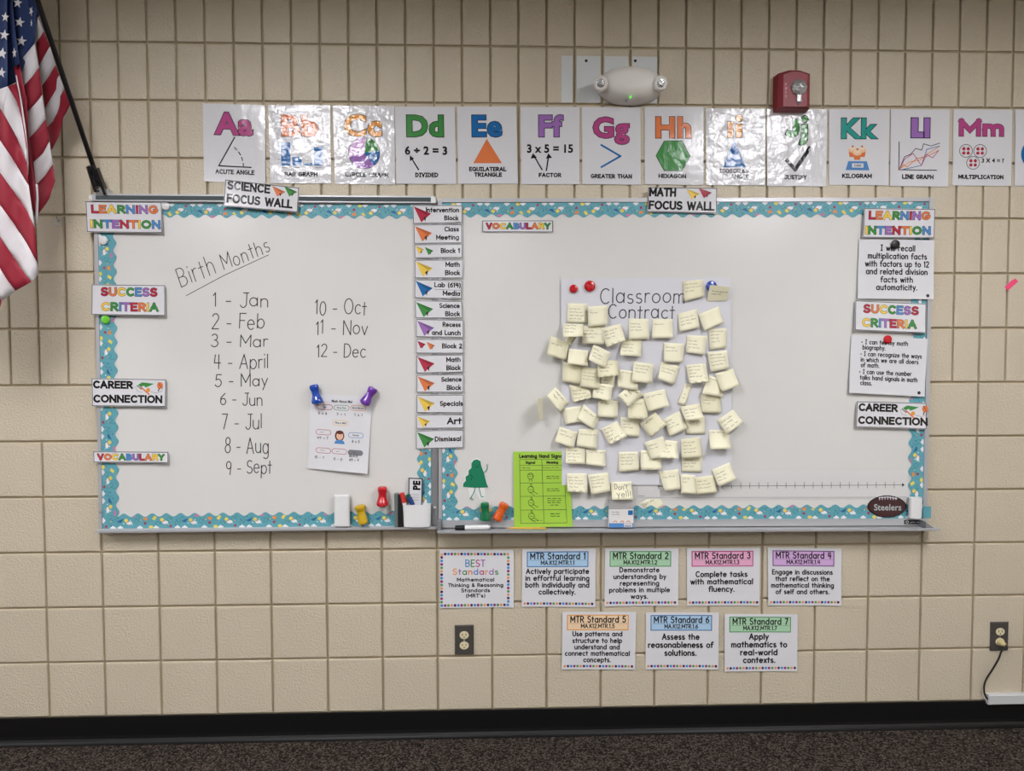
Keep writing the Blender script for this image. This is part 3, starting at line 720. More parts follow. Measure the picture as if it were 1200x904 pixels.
# ================================================================ HEADER CARDS
RB7 = ['red', 'orange', 'yellow', 'green', 'sky', 'purple', 'red', 'orange', 'yellow', 'green', 'sky', 'purple']
def card(name, quad, d, label, cat, fam='lam', bow=None, nu=6, nv=4, border=None, group=None, th=.0009):
    s = Sheet(quad, d, bow); s.build(name, ink(fam, 'white'), th, nu if bow else 1, nv if bow else 1, label=label, cat=cat, group=group)
    if border:
        I = Ink(s, fam); e = 0.7
        I.frame(s.x0 + e, s.y0 + e, s.x1 - e, s.y1 - e, border, 'dark'); I.build('printed_frame')
    return s
def curl(a=.004, b=.003):
    return lambda u, v: a * (abs(2 * u - 1) ** 3) * (.4 + .6 * v) + b * v * v
HG = 'colourful header cards'
def header(lines, q, d, label, colors, bow=None):
    s = card('header_card', q, d, label, 'sign', 'lam', bow or curl(.003, .003), border=.7, group=HG)
    I = Ink(s, 'lam'); k = 0
    for t, x0, x1, yb, cap in lines:
        I.bold(t, x0, x1, yb, cap, None, 2.6, .3, colors=colors)
    I.build('lettering', 'multicoloured outlined letters'); return s
R_, O_, Y_, G_, B_, P_ = 'red', 'orange', 'yellow', 'green', 'sky', 'purple'
LC = [R_, O_, Y_, G_, B_, R_, P_, O_]
def lrn(q, d, lab, x0, y0, a1, b0, b1):
    s = card('header_card', q, d, lab, 'sign', 'lam', curl(.003, .004), border=.7, group=HG); I = Ink(s, 'lam')
    I.bold('LEARNING', x0, a1, y0, 10.6, None, 3.1, .35, colors=[R_, O_, Y_, G_, B_, R_, P_, O_])
    I.bold('INTENTION', b0, b1, y0 + 17.6, 10.6, None, 3.1, .35, colors=[Y_, G_, B_, P_, R_, O_, Y_, G_, B_]); I.build('lettering', 'multicoloured outlined letters')
lrn([(100.3, 235.9), (189.7, 236.8), (191.5, 273.7), (102.9, 272.5)], .0305, 'learning intention card at the top left of the left whiteboard', 107.5, 250.8, 186, 105.8, 188.6)
lrn([(1012.3, 244), (1096, 245), (1094, 279.4), (1010, 279)], .0305, 'learning intention card at the top right of the right whiteboard', 1017, 258, 1089.6, 1013.4, 1090.6)
def suc(q, d, lab, a0, a1, b0, b1, y0, dy):
    s = card('header_card', q, d, lab, 'sign', 'lam', curl(.004, .005), border=.7, group=HG); I = Ink(s, 'lam')
    I.bold('SUCCESS', a0, a1, y0, 11, None, 3, .35, colors=[R_, O_, Y_, G_, B_, P_, R_])
    I.bold('CRITERIA', b0, b1, y0 + dy, 11, None, 3, .35, colors=[Y_, G_, B_, P_, R_, O_, Y_, G_]); I.build('lettering', 'multicoloured outlined letters')
suc([(107.5, 333.2), (193.9, 334.3), (194.8, 370.5), (108.5, 369.3)], .0300, 'success criteria card on the left edge of the left whiteboard', 118.5, 185, 119, 186.5, 347.8, 17.6)
suc([(1002, 352), (1085.4, 356), (1083.8, 390.7), (1000.4, 387.4)], .0300, 'success criteria card between the two right side text sheets', 1011, 1076, 1010, 1074, 368.6, 16.2)
def car(q, d, lab, x0, y0, dy):
    s = card('header_card', q, d, lab, 'sign', 'lam', curl(.003, .003), border=.7, group=HG); I = Ink(s, 'lam')
    I.bold('CAREER', x0, x0 + 46, y0, 9.4, 'black', 2.3); I.bold('CONNECTION', x0, x0 + 81, y0 + dy, 9.4, 'black', 2.3); I.build('lettering')
    I = Ink(s, 'lam'); cx = x0 + 52; cy = y0 - 4
    I.poly([(cx, cy - 1), (cx + 5, cy - 4), (cx + 19, cy - 2.5), (cx + 13, cy + .5), (cx + 9, cy + 2), (cx + 7, cy), (cx + 3, cy + 1.6)], 'green')
    I.line([(cx - 1, cy), (cx + 4, cy + 4)], 1.4, 'grey', 1); I.line([(cx + 4, cy + 2), (cx + 13, cy + 10)], 1.6, 'orange', 1); I.disc(cx + 12, cy + 5, 2.4, 'amber', lay=2)
    I.disc(cx + 26, cy - .5, 3.6, 'orange', 4, 1); I.line([(cx + 24, cy - 4), (cx + 28, cy + 3)], .6, 'brown', 2); I.line([(cx + 25, cy + 3), (cx + 24, cy + 6)], 1.2, 'brown', 1)
    I.line([(cx + 15, cy + 7), (cx + 22, cy + 8.5), (cx + 28, cy + 6), (cx + 30, cy + 1)], .4, 'grey', 0); I.line([(cx - 3, cy + 1), (cx - 1, cy + 6), (cx + 5, cy + 8)], .4, 'grey', 0); I.build('picture')
car([(107.3, 443.3), (195, 444.6), (195, 477), (108.7, 476.2)], .0300, 'career connection card on the left edge of the left whiteboard', 109.8, 456, 16.4)
car([(1004, 470.3), (1085.8, 472.3), (1085, 503.2), (1002, 500.8)], .0300, 'career connection card at the right edge of the right whiteboard', 1005.5, 483, 15)
VC = [R_, O_, Y_, G_, B_, P_, R_, O_, Y_, G_]
header([('VOCABULARY', 114.5, 193, 540, 8.2)], [(109.2, 529), (197.6, 529.5), (198, 542.8), (110.5, 542)], .0300, 'narrow vocabulary card low on the left whiteboard', VC)
header([('VOCABULARY', 569.5, 645, 269, 8)], [(565, 258.3), (648.3, 258.3), (648.3, 272.7), (565, 272.4)], DB + .003, 'narrow vocabulary card at the top of the right whiteboard', VC, bow=curl(.0005, .001))

def plane(I, x, y, w, h, c, dk):
    I.poly([(x, y), (x + w, y + h * .45), (x + w * .42, y + h)], c, 0)
    I.poly([(x, y), (x + w, y + h * .45), (x + w * .72, y + h * .58)], dk, 1)
    I.poly([(x + w * .55, y + h * .72), (x + w * .72, y + h * .58), (x + w * .66, y + h * .95)], 'dark', 1)
DKC = {}
for c in ('red', 'orange', 'yellow', 'green', 'blue', 'purple'):
    PAL['deep' + c] = tuple(int(v * .82) for v in PAL[c])
def focus(q, d, lab, t1, a1, y1, y2, tilt, c1, c2, x0, px):
    s = card('header_card', q, d, lab, 'sign', 'lam', None, border=.8, group=HG); I = Ink(s, 'lam')
    I.bold(t1, x0, a1, y1, 10.6, 'black', 2.3); I.bold('FOCUS WALL', x0, x0 + 77, y2, 10.6, 'black', 2.3); I.build('lettering')
    I = Ink(s, 'lam'); plane(I, px, y1 - 9.5, 16, 12, c1, 'deep' + c1); plane(I, px + 14, y1 - 11, 16, 12, c2, 'deep' + c2); I.build('picture')
focus([(263.8, 210.3), (350.8, 220), (348.8, 249.3), (262, 241.5)], .041, 'tilted science focus wall card over the left whiteboard rail', 'SCIENCE', 316, 226.2, 241.2, 0, 'orange', 'green', 266, 318)
focus([(759.7, 219.3), (840.6, 220.3), (840, 250.4), (758.2, 248.5)], .030, 'math focus wall card over the top of the right whiteboard', 'MATH', 792, 231, 246.4, 0, 'yellow', 'red', 760.5, 804)

# ---- schedule cards
SCH = [
 (['Intervention', 'Block'], [(483.3, 240), (542.2, 240.6), (542, 261.3), (483.8, 262.7)], ['red'], (499, 538), (520.5, 537.5)),
 (['Class', 'Meeting'], [(484.5, 263.2), (541.3, 262.7), (541.7, 285.2), (485, 286)], ['orange'], (521, 538), (511, 538)),
 (['Block 1'], [(485.2, 286.4), (542, 285.9), (542.2, 302.3), (485.6, 302.9)], ['yellow', 'green'], (516.5, 539), None),
 (['Math', 'Block'], [(485.6, 304.5), (542.7, 304.1), (542.7, 326.4), (485.6, 326.4)], ['yellow'], (522, 539), (521.5, 539)),
 (['Lab (614)', 'Media'], [(485.6, 327.2), (541.9, 328.7), (541.3, 351), (485.4, 349.4)], ['blue'], (509, 540), (519, 539.5)),
 (['Science', 'Block'], [(485.8, 352), (541.7, 352.8), (542.2, 373.3), (486.5, 373.3)], ['green'], (515, 539), (521.5, 539)),
 (['Recess', 'and Lunch'], [(487.3, 374), (543.4, 374.9), (543.4, 396), (487.3, 395.2)], ['purple'], (518.5, 540), (506, 540)),
 (['Block 2'], [(487.3, 397.4), (543.4, 397.4), (543.6, 414.7), (487.3, 414.4)], ['red', 'orange'], (518, 541.5), None),
 (['Math', 'Block'], [(487.5, 416.4), (543.4, 415.6), (543.4, 436.6), (487.9, 437.9)], ['red'], (523, 540), (523, 540)),
 (['Science', 'Block'], [(487.9, 439.4), (543.7, 438.6), (543.4, 460.4), (487.9, 460.4)], ['orange'], (517, 541), (523.5, 540.5)),
 (['Specials'], [(487.9, 463), (543.6, 462.4), (543.4, 484.4), (488, 484.2)], ['yellow'], (515.5, 542.5), None),
 (['Art'], [(487.3, 486.3), (543.4, 485.7), (543.4, 502.3), (487.7, 502.7)], ['yellow'], (524, 541), None),
 (['Dismissal'], [(487.2, 504.7), (543.6, 503.8), (543.4, 525.2), (487.3, 526.6)], ['green'], (509.5, 540.5), None)]
ORD = ['top', 'second', 'third', 'fourth', 'fifth', 'sixth', 'seventh', 'eighth', 'ninth', 'tenth', 'eleventh', 'twelfth', 'bottom']
for i, (ws, q, pc, a, b) in enumerate(SCH):
    s = card('schedule_card', q, .0275, '%s schedule card in the centre column reading %s, %s plane%s' % (ORD[i], ' '.join(ws), ' and '.join(pc), 's' if len(pc) > 1 else ''), 'schedule card', 'lam', None, border=.6, group='daily schedule cards between the whiteboards')
    I = Ink(s, 'lam'); H_ = s.y1 - s.y0
    if len(ws) == 2:
        I.bold(ws[0], a[0], a[1], s.y0 + 8.8, 6, 'black', 1.2); I.bold(ws[1], b[0], b[1], s.y0 + 18.4, 6, 'black', 1.2)
        if 'Media' in ws: I.line([(509, s.y0 + 11.4), (540, s.y0 + 11.8)], .35, 'dark'); I.line([(529, s.y0 + 20.6), (539, s.y0 + 20.8)], .5, 'grey')
    elif ws[0] == 'Art': I.bold('Art', a[0], a[1], s.y0 + 11.6, 8, 'black', 1.7)
    else: I.bold(ws[0], a[0], a[1], s.y0 + H_ * .5 + 2.6, 6, 'black', 1.2)
    I.build('lettering')
    I = Ink(s, 'lam')
    if len(pc) == 1: plane(I, s.x0 + 1.6, s.y0 + 2, 20 if ws[0] != 'Art' else 15, min(18, H_ - 3.5), pc[0], 'deep' + pc[0])
    else: plane(I, s.x0 + 1.6, s.y0 + 2, 10, 9.5, pc[0], 'deep' + pc[0]); plane(I, s.x0 + 12.5, s.y0 + 3.4, 10, 9.5, pc[1], 'deep' + pc[1])
    I.build('picture')

# ---- right side text sheets
s = card('text_sheet', [(1006.8, 279.7), (1094.8, 282), (1093, 351), (1004, 350.3)], .0262, 'white learning intention text sheet under a black magnet', 'paper sheet', 'paper', lambda u, v: .006 * v * v, nu=2, nv=8, group='text sheets at the right of the whiteboard', th=.0004)
I = Ink(s)
for t, x0, x1, yb in (('I will recall', 1031, 1071.5, 294), ('multiplication facts', 1016.5, 1085.5, 303.4), ('with factors up to 12', 1013.5, 1088, 312.6), ('and related division', 1014.7, 1086.5, 321.6), ('facts with', 1032, 1069.5, 331), ('automaticity.', 1027, 1074.5, 340)):
    I.hand(t, x0, x1, yb, 6.4, 'black', w=1.3)
I.disc(1087, 346.5, 2, 'dark'); I.build('lettering')
s = card('text_sheet', [(997.8, 393.3), (1087.4, 397.3), (1082.4, 465), (993.8, 460.4)], .0262, 'white success criteria text sheet under a red magnet', 'paper sheet', 'paper', lambda u, v: .010 * v * v * (1 - .4 * u), nu=2, nv=8, group='text sheets at the right of the whiteboard', th=.0004)
I = Ink(s)
for t, x0, x1, yb in (('* I can tell my math', 1008, 1062, 404.4), ('biography.', 1009.5, 1036, 410.8), ('* I can recognize the ways', 1007.5, 1079, 418.4), ('in which we are all doers', 1008, 1075.5, 425.2), ('of math.', 1008.5, 1030, 431.6),
                      ('* I can use the number', 1007, 1068, 439.4), ('talks hand signals in math', 1008, 1075.5, 446.2), ('class.', 1008.5, 1022, 452.6)):
    I.hand(t, x0, x1, yb, 4.9, 'black', w=1.0)
I.disc(1078, 458.6, 2, 'dark'); I.build('lettering')

# ---- MTR cards
DOTS = ['amber', 'purple', 'sky', 'magenta', 'green']
DOTC = [(222, 150, 100), (70, 36, 90), (60, 140, 200), (150, 40, 110), (90, 150, 90)]
for i, c in enumerate(DOTC): PAL['dot%d' % i] = c
def mtr(q, n, code, lines, hc, hd, label):
    s = card('standards_card', q, DW, label, 'poster', 'paper', lambda u, v: .0018 * abs(2 * u - 1) ** 3, nu=24, nv=1, group='math standards cards under the whiteboard', th=.0004)
    x0, y0 = s.x0, s.y0; I = Ink(s)
    I.hand('MTR Standard ' + n, x0 + 9.6, x0 + 74, y0 + 12, 7, 'black', w=1.3); I.hand(code, x0 + 22, x0 + 61, y0 + 18.6, 4.4, 'black', w=.95)
    for t, a, b, yb, cap in lines: I.hand(t, a, b, yb, cap, 'black', w=cap * .235)
    I.build('lettering')
    I = Ink(s)
    for k in range(12): I.rect(x0 + 6 + k * 71 / 12, y0 + 3.6, x0 + 6 + (k + 1) * 71 / 12, y0 + 20.6, hc)
    I.v = [v + Vector((0, .0002, 0)) for v in I.v]
    I.frame(x0 + 6, y0 + 3.6, x0 + 77, y0 + 20.8, 1.0, hd); I.line([(x0 + 8, y0 + 13.4), (x0 + 76, y0 + 13.4)], .35, 'grey', sub=4); I.build('header_box')
    I = Ink(s)
    for k in range(22): I.disc(x0 + 3.4 + k * 3.76, s.y1 - 3.8, 1.6, 'dot%d' % (k % 5), n=8)
    I.build('dotted_border')
for c in ('blue', 'green', 'pink', 'lilac', 'peach'): pass
PAL['hpink'] = (170, 50, 110); PAL['hlilac'] = (96, 46, 116); PAL['hgreen'] = (74, 140, 92)
mtr([(612, 643.7), (698.1, 643.1), (697.5, 711.7), (611.5, 711.2)], '1', 'MA.K12.MTR.1.1', [('Actively participate', 616.5, 690, 672.4, 5.6), ('in effortful learning', 615.8, 690.5, 680.4, 5.6), ('both individually and', 615.8, 690.5, 688.4, 5.6), ('collectively.', 631.5, 674.5, 696.6, 5.6)], 'lightblue', 'blue', 'white standards card with a pale blue heading box, Actively participate')
mtr([(709, 643), (795.2, 643), (794.5, 710), (708.3, 710.6)], '2', 'MA.K12.MTR.1.2', [('Demonstrate', 726, 772.5, 670.6, 5.2), ('understanding by', 719, 780.4, 678.4, 5.2), ('representing', 726.6, 772.4, 686.2, 5.2), ('problems in multiple', 714, 785, 694, 5.2), ('ways.', 739.5, 759.5, 701.6, 5.2)], 'lightgreen', 'hgreen', 'white standards card with a green heading box in the upper row')
mtr([(804.8, 643), (890.6, 642.5), (890, 709.8), (805, 710.2)], '3', 'MA.K12.MTR.1.3', [('Complete tasks', 815.4, 875.6, 676, 6), ('with mathematical', 809.2, 882.2, 684.6, 6), ('fluency.', 830.6, 860.6, 693.4, 6)], 'pink', 'hpink', 'white standards card with a pink heading box')
mtr([(899.6, 642), (986, 643), (985.4, 709.8), (900, 709.8)], '4', 'MA.K12.MTR.1.4', [('Engage in discussions', 904.8, 975.4, 673.2, 5.2), ('that reflect on the', 908.8, 972, 681, 5.2), ('mathematical thinking', 903.6, 977, 688.6, 5.2), ('of self and others.', 909, 971.6, 696.2, 5.2)], 'lilac', 'hlilac', 'white standards card with a purple heading box')
mtr([(659, 717.5), (745.4, 717.5), (744, 785), (658.3, 784.6)], '5', 'MA.K12.MTR.1.5', [('Use patterns and', 671, 729, 745.6, 5.2), ('structure to help', 671, 728.6, 753.4, 5.2), ('understand and', 673.4, 726.2, 761, 5.2), ('connect mathematical', 662.2, 738, 768.4, 5.2), ('concepts.', 684, 716, 776, 5.2)], 'peach', 'amber', 'white standards card with an orange heading box')
mtr([(756.9, 718), (842.3, 718), (841.7, 784.8), (756.3, 784.6)], '6', 'MA.K12.MTR.1.6', [('Assess the', 776, 819.4, 749.6, 6.4), ('reasonableness of', 759.6, 835.6, 759, 6.4), ('solutions.', 779, 816, 768.4, 6.4)], 'lightblue', 'blue', 'white standards card with a blue heading box, Assess the reasonableness')
mtr([(849, 719.8), (934.6, 720.2), (934, 786.7), (849, 787.3)], '7', 'MA.K12.MTR.1.7', [('Apply', 878, 900.4, 749.4, 6.4), ('mathematics to', 857, 922, 758.6, 6.4), ('real-world', 867.6, 911, 767.8, 6.4), ('contexts.', 871, 908.4, 776.8, 6.4)], 'lightgreen', 'hgreen', 'white standards card with a green heading box in the lower row')
s = card('standards_card', [(515.6, 644.2), (602, 644.6), (602, 711.9), (515.6, 712.9)], DW, 'white best standards title card framed by coloured dots', 'poster', 'paper', lambda u, v: .0018 * abs(2 * u - 1) ** 3, nu=24, nv=1, group='math standards cards under the whiteboard', th=.0004)
I = Ink(s)
for t, a, b, yb, cap, w, cs in (('BEST', 545.4, 568.4, 664.2, 7.6, 1.3, ['sky', 'green', 'magenta', 'purple']), ('Standards', 530.6, 584, 673.4, 6.4, 1.2, ['amber', 'purple', 'green', 'orange', 'sky', 'magenta']),
                         ('Mathematical', 535.6, 579, 681.4, 3.8, 1.0, None), ('Thinking & Reasoning', 525.4, 589.6, 687.8, 3.8, 1.0, None), ('Standards', 540.6, 574, 694, 3.8, 1.0, None), ("(MRT's)", 546, 568.6, 700.2, 3.8, 1.0, None)):
    I.hand(t, a, b, yb, cap, 'black', w=w, colors=cs)
I.build('lettering')
I = Ink(s); k = 0
for i in range(21):
    I.disc(517.8 + i * 3.86, 649.6 if i else 650.5, 1.7, 'dot%d' % (k % 5), n=8); I.disc(517.8 + i * 3.86, 709.4, 1.7, 'dot%d' % ((k + 2) % 5), n=8); k += 1
for i in range(1, 15):
    I.disc(517.6, 649.6 + i * 3.98, 1.7, 'dot%d' % (k % 5), n=8); I.disc(595.6, 649.6 + i * 3.98, 1.7, 'dot%d' % ((k + 3) % 5), n=8); k += 1
I.build('dotted_border')

# ================================================================ CONTRACT POSTER AND NOTES
M_poster = mat('chart_paper', (211, 211, 216), 0.8, 0.2, var=.01, vscale=10)
DP = DB + .0075
s = Sheet([(657.5, 327), (856.3, 325), (858, 568.5), (658.5, 568.8)], DP, lambda u, v: .0015 * math.sin(5 * u) * math.sin(4 * v + 1))
s.build('contract_poster', M_poster, .0005, 12, 12, label='large white chart paper titled Classroom Contract, covered in sticky notes', cat='poster')
I = Ink(s)
I.hand('Classroom', 703, 803, 355, 17, M_marker, w=1.25, jit=.05, slant=.04, gap=.12); I.hand('Contract', 712.5, 791, 373, 15.5, M_marker, w=1.25, jit=.05, slant=.04, gap=.12)
I.build('handwriting', 'black marker title Classroom Contract')
NS = [  # TL TR BR BL, front bias, curl
 ((665, 355.5), (688, 356), (688, 379), (664.5, 378), 0, .008), ((689.5, 359.5), (712, 358), (712, 381), (689, 383), 0, .010), ((660, 379), (684, 380), (683.5, 394.5), (660, 395.5), 0, .03),
 ((683, 382), (709, 382), (707.5, 403.5), (682.5, 403), 0, .006), ((704, 385), (728, 379.5), (733, 399), (711, 407.5), 8, .014), ((737, 373.5), (760, 374), (761, 397.5), (737, 397.5), 6, .014),
 ((765, 374), (788, 374), (789, 396.5), (764, 396.5), 0, .014), ((800, 330), (823.5, 327.5), (825.5, 347.5), (802, 353.5), 0, .010), 
 ((794, 368), (817, 362), (820, 384), (797, 389), 0, .010), ((818.5, 368.5), (842, 359), (848, 378), (825.5, 388), 0, .010),
 ((645.5, 394), (667.5, 402), (663, 422.5), (641, 416), 0, .012), ((667, 409), (689, 411), (689, 429.5), (665, 426), 6, .020), ((696, 403), (716, 414), (708.5, 432), (689.5, 421.5), 22, .014),
 ((728.5, 397), (752.5, 397.5), (751.5, 418), (727, 416.5), 0, .028), ((660, 424), (682, 427), (680, 450.5), (659, 447.5), 4, .006), ((682, 430), (704, 433), (702.5, 457), (679, 453), 8, .008),
 ((700, 422), (724, 423), (725, 440), (701, 443), 14, .018), ((705, 440), (721, 440), (719, 455), (704, 454), -20, .003), ((725, 433), (748, 436), (747.5, 458), (723.5, 454), 0, .010),
 ((743, 424), (766, 427), (764, 450), (741, 447), 8, .014), ((697, 449), (718, 452), (716, 471), (694, 466), 0, .018), ((667, 451), (691, 454), (693.5, 466), (672, 472), 0, .018),
 ((651, 454), (667.5, 472), (656, 484), (641, 464), 0, .018), ((658, 479), (681, 476), (683, 494), (662.5, 498), 0, .008), ((684, 474), (703, 489.5), (696, 504), (676, 491), 8, .012),
 ((701, 468), (725, 470), (723.5, 490.5), (700.5, 488.5), 0, .008), ((656, 500), (677, 507), (672, 525.5), (650, 518), 6, .018), ((678, 503), (701, 503), (699, 527.5), (675.5, 523), 0, .008),
 ((741, 449), (754, 463), (736.5, 478), (724, 464), 0, .016), ((753, 462), (779, 456), (784.5, 476), (760, 483), 0, .012), ((737, 468), (759, 467), (759, 491.5), (735.5, 491), -4, .014),
 ((727, 489), (750, 491), (749, 512.5), (728, 511), -8, .006), ((703.5, 503), (723, 494), (735, 511.5), (714.5, 522), 10, .018), ((750, 497), (768, 483), (781, 498), (762.5, 513), 14, .014),
 ((777, 492), (796, 481.5), (806, 502), (785.5, 512), 4, .014), ((797, 477), (820, 473), (825.5, 491.5), (804, 493), 16, .024), ((803, 490), (826, 488), (826.5, 509), (804, 509), -6, .004),
 ((778, 402), (802, 403), (800, 425.5), (778, 424), 0, .010), ((805, 393), (829, 394), (826, 416), (804, 413.5), 0, .010), ((830, 386), (852, 385), (851, 408), (832, 410.5), 0, .004),
 ((829, 413), (852, 411), (855, 432), (833, 436), 0, .008), ((775, 424), (797, 430), (790, 451.5), (771, 444), 0, .012), ((804, 428), (827, 426), (831, 447.5), (808, 450), 0, .016),
 ((838, 438), (859, 432), (867, 452), (846, 459.5), 16, .018), ((831, 440), (848, 446), (847, 466), (822.5, 461.5), 6, .018), ((803, 449), (811, 452), (803, 476), (794, 473), -10, .004),
 ((821, 462), (845, 464), (845, 484.5), (822, 484), 0, .008), ((840, 493), (859, 480), (871, 495), (852.5, 509), 8, .018), ((831, 504), (855, 505), (857, 526.5), (833, 527), 0, .026),
 ((663, 524), (686, 525), (686, 544.5), (663, 543.5), 0, .018), ((687, 527), (710, 528), (710, 548), (687, 544.5), 0, .018), ((664, 555), (688, 555), (688.5, 578), (665, 576.5), 0, .018),
 ((689, 556.5), (713, 554), (715.5, 576), (693, 580.5), 0, .010), ((716, 565), (740, 564.5), (742, 586), (717.5, 586), 0, .024), ((725, 530), (748, 529.5), (750, 551.5), (725.5, 553.5), 0, .010),
 ((751, 528), (773, 530), (776, 551), (751.5, 551), 0, .014), ((755, 519), (777, 511.5), (784, 533), (764, 539), 10, .014), ((780, 516), (794, 517.5), (795, 538), (771, 537), 2, .018),
 ((798, 515), (821, 512.5), (824, 536.5), (799, 537.5), 4, .016), ((799, 533), (823, 533), (822, 554), (799, 553), 0, .003), ((772, 553), (795, 550), (798, 573.5), (779, 576), 0, .014),
 ((797.5, 556), (815, 557), (816, 580), (798, 578.5), 0, .014), ((814, 560), (837, 557), (841, 577.5), (817, 580), 4, .014), ((834, 551), (855, 542), (863, 562), (842.5, 571), -4, .016),
 ((750, 590), (771, 578.5), (778, 592), (762, 604), -4, .0), ((664, 392), (675, 396), (669, 405), (663, 401), -6, .002),
]
M_note = mat('sticky_note_yellow', (236, 232, 204), 0.8, 0.2)
M_note2 = mat('sticky_note_tan', (228, 223, 192), 0.8, 0.2)
# rows for the descriptions
cent = [(sum(p[0] for p in n[:4]) / 4, sum(p[1] for p in n[:4]) / 4) for n in NS]
ordn = sorted(range(len(NS)), key=lambda i: cent[i][1])
rows = {}; rown = []
for i in ordn:
    if rown and cent[i][1] - cent[rown[-1][0]][1] < 19: rown[-1].append(i)
    else: rown.append([i])
TH = ['first', 'second', 'third', 'fourth', 'fifth', 'sixth', 'seventh', 'eighth', 'ninth', 'tenth', 'eleventh', 'twelfth', 'thirteenth', 'fourteenth', 'fifteenth']
for r, rr in enumerate(rown):
    for k, i in enumerate(sorted(rr, key=lambda i: cent[i][0])): rows[i] = (r, k, len(rr))
placed = []
seq = sorted(range(len(NS)), key=lambda i: -(cent[i][1] - NS[i][4]))
rnd = random.Random(3)
for i in seq:
    tl, tr, br, bl, bias, cu = NS[i]
    xs_ = [p[0] for p in (tl, tr, br, bl)]; ys_ = [p[1] for p in (tl, tr, br, bl)]
    bb = (min(xs_), max(xs_), min(ys_), max(ys_))
    lay = 0
    for (b2, l2) in placed:
        if bb[0] < b2[1] and b2[0] < bb[1] and bb[2] < b2[3] and b2[2] < bb[3]: lay = max(lay, l2 + 1)
    placed.append((bb, lay))
    d = DP + .0022 + .0013 * lay
    if i == len(NS) - 2: d = DB + .0006
    c0 = cu * rnd.uniform(.8, 1.3); tw = rnd.uniform(-.35, .35)
    bow = (lambda c0, tw: (lambda u, v: c0 * (v ** 1.8) * (1 + tw * (2 * u - 1))))(c0, tw)
    s = Sheet([tl, tr, br, bl], d, None)
    # place corners so that the curled sheet still covers the same outline
    cB = [W(*tl, d), W(*tr, d), W(*br, d + c0 * (1 + tw)), W(*bl, d + c0 * (1 - tw))]
    s.c = [Vector((c.x, -d, c.z)) for c in cB]; s.bow = bow
    ang = math.degrees(math.atan2(tr[1] - tl[1], tr[0] - tl[0]))
    tilt = 'tilted clockwise' if ang > 7 else 'tilted anticlockwise' if ang < -7 else 'hanging nearly straight'
    if abs(ang) > 30: tilt = tilt.replace('tilted', 'turned far')
    r, k, n = rows[i]
    pos = 'only one' if n == 1 else TH[k] + ' from the left'
    s.build('sticky_note', M_note if rnd.random() < .8 else M_note2, .0003, 3, 6, smooth=True, label='sticky note %s, %s in %s row of contract notes' % (tilt, pos, TH[r]), cat='sticky note', group='pale yellow sticky notes on the contract poster')
    I = Ink(s); x0, x1, y0, y1 = s.x0, s.x1, s.y0, s.y1
    if i == 53:
        I.hand("Don't", x0 + 4, x0 + 19, y0 + 9.5, 6, M_pencil, w=.8, jit=.1); I.hand('yell!', x0 + 6, x1 - 2, y0 + 18, 7, M_pencil, w=.8, jit=.1)
    elif rnd.random() < .9:
        top = y0 + (y1 - y0) * rnd.uniform(.12, .35)
        nl = rnd.choice([1, 2, 3, 3, 4])
        for q in range(nl):
            yy = top + q * 3.8
            if yy < y1 - 2.5: I.scribble(x0 + 2.5, x0 + 2.5 + (x1 - x0 - 5) * rnd.uniform(.5, 1), yy, 1.5, M_pencil, w=.42)
    I.build('handwriting')
# note folded forward over the blue magnet, and a note standing out edge-on
def odd(q, ds, label, m):
    c = [W(*q[k], ds[k]) for k in range(4)]; s = Sheet(q, .03); s.c = c
    s.build('sticky_note', m, .0003, 2, 4, label=label, cat='sticky note', group='pale yellow sticky notes on the contract poster'); return s
s = odd([(832, 334), (855.5, 336.5), (852, 352.5), (828.5, 353)], (DP + .026, DP + .028, DP + .002, DP + .002), 'darker sticky note folded forward beside the blue magnet', M_note2)
I = Ink(s); I.scribble(834, 852, 342, 1.5, M_pencil, .6); I.scribble(834, 845, 345, 1, M_pencil, .6); I.build('handwriting')
odd([(629.8, 467), (636, 466.5), (636, 492), (632, 493)], (.088, DB + .001, DB + .001, .088), 'sticky note standing out edge-on left of the contract poster', M_note)

# ---- number line strip
s = card('number_line', [(745, 553), (1064, 551.5), (1064, 584.5), (745, 585)], DB + .0018, 'long clear number line strip low on the right whiteboard', 'number line', 'paper', None, th=.0003)
s.obj.data.materials[0] = mat('clear_strip', (211, 210, 208), .3, .4)
I = Ink(s); I.line([(770, 570), (1057, 569)], .5, 'dark', sub=4); I.poly([(1057, 566.6), (1060, 569), (1057, 571.4)], 'dark')
for k in range(27): x = 1047.6 - k * 10.62; I.line([(x, 565.6), (x, 572.6)], .5, 'dark')
I.line([(746.5, 570), (746.5, 583), (1030, 583.2), (1062, 583)], .35, 'grey', sub=2); I.line([(748, 581), (755, 581.2)], .6, 'grey'); I.build('printed_scale')

# ================================================================ LEFT BOARD SHEET (about me)
s = card('about_me_sheet', [(364, 462), (436.5, 465), (431, 555), (361, 549)], DB + .003, 'student worksheet held by a blue and a purple pin magnet', 'paper sheet', 'paper', lambda u, v: .010 * v ** 3 * (.3 + u), nu=6, nv=10, th=.0004)
def Z(x, y): return (340 + x / 4.52, 440 + y / 4.52)
def sx_(x, y): # undo the sheet's slant for local px
    X, Y = Z(x, y); return (X + (Y - 508) * .045, Y - (X - 398) * .062)
I = Ink(s)
x, y = sx_(220, 142); I.block('Math About Me!', x, x + 24, y, 3, 'black', off=.02)
for t, a, b, w_ in (('6 x 6', 150, 205, 10), ('7 + 1', 246, 212, 10), ('1 x 1', 340, 216, 9), ('49 / 7', 143, 336, 13), ('8 x 5', 328, 355, 9), ('15 - 7', 130, 440, 11), ('0 - 0', 232, 448, 10), ('BLACK', 316, 430, 10), ('64 / 9', 316, 450, 11)):
    x, y = sx_(a, b); I.hand(t, x, x + w_, y, 2.8, 'black', w=.5, jit=.06)
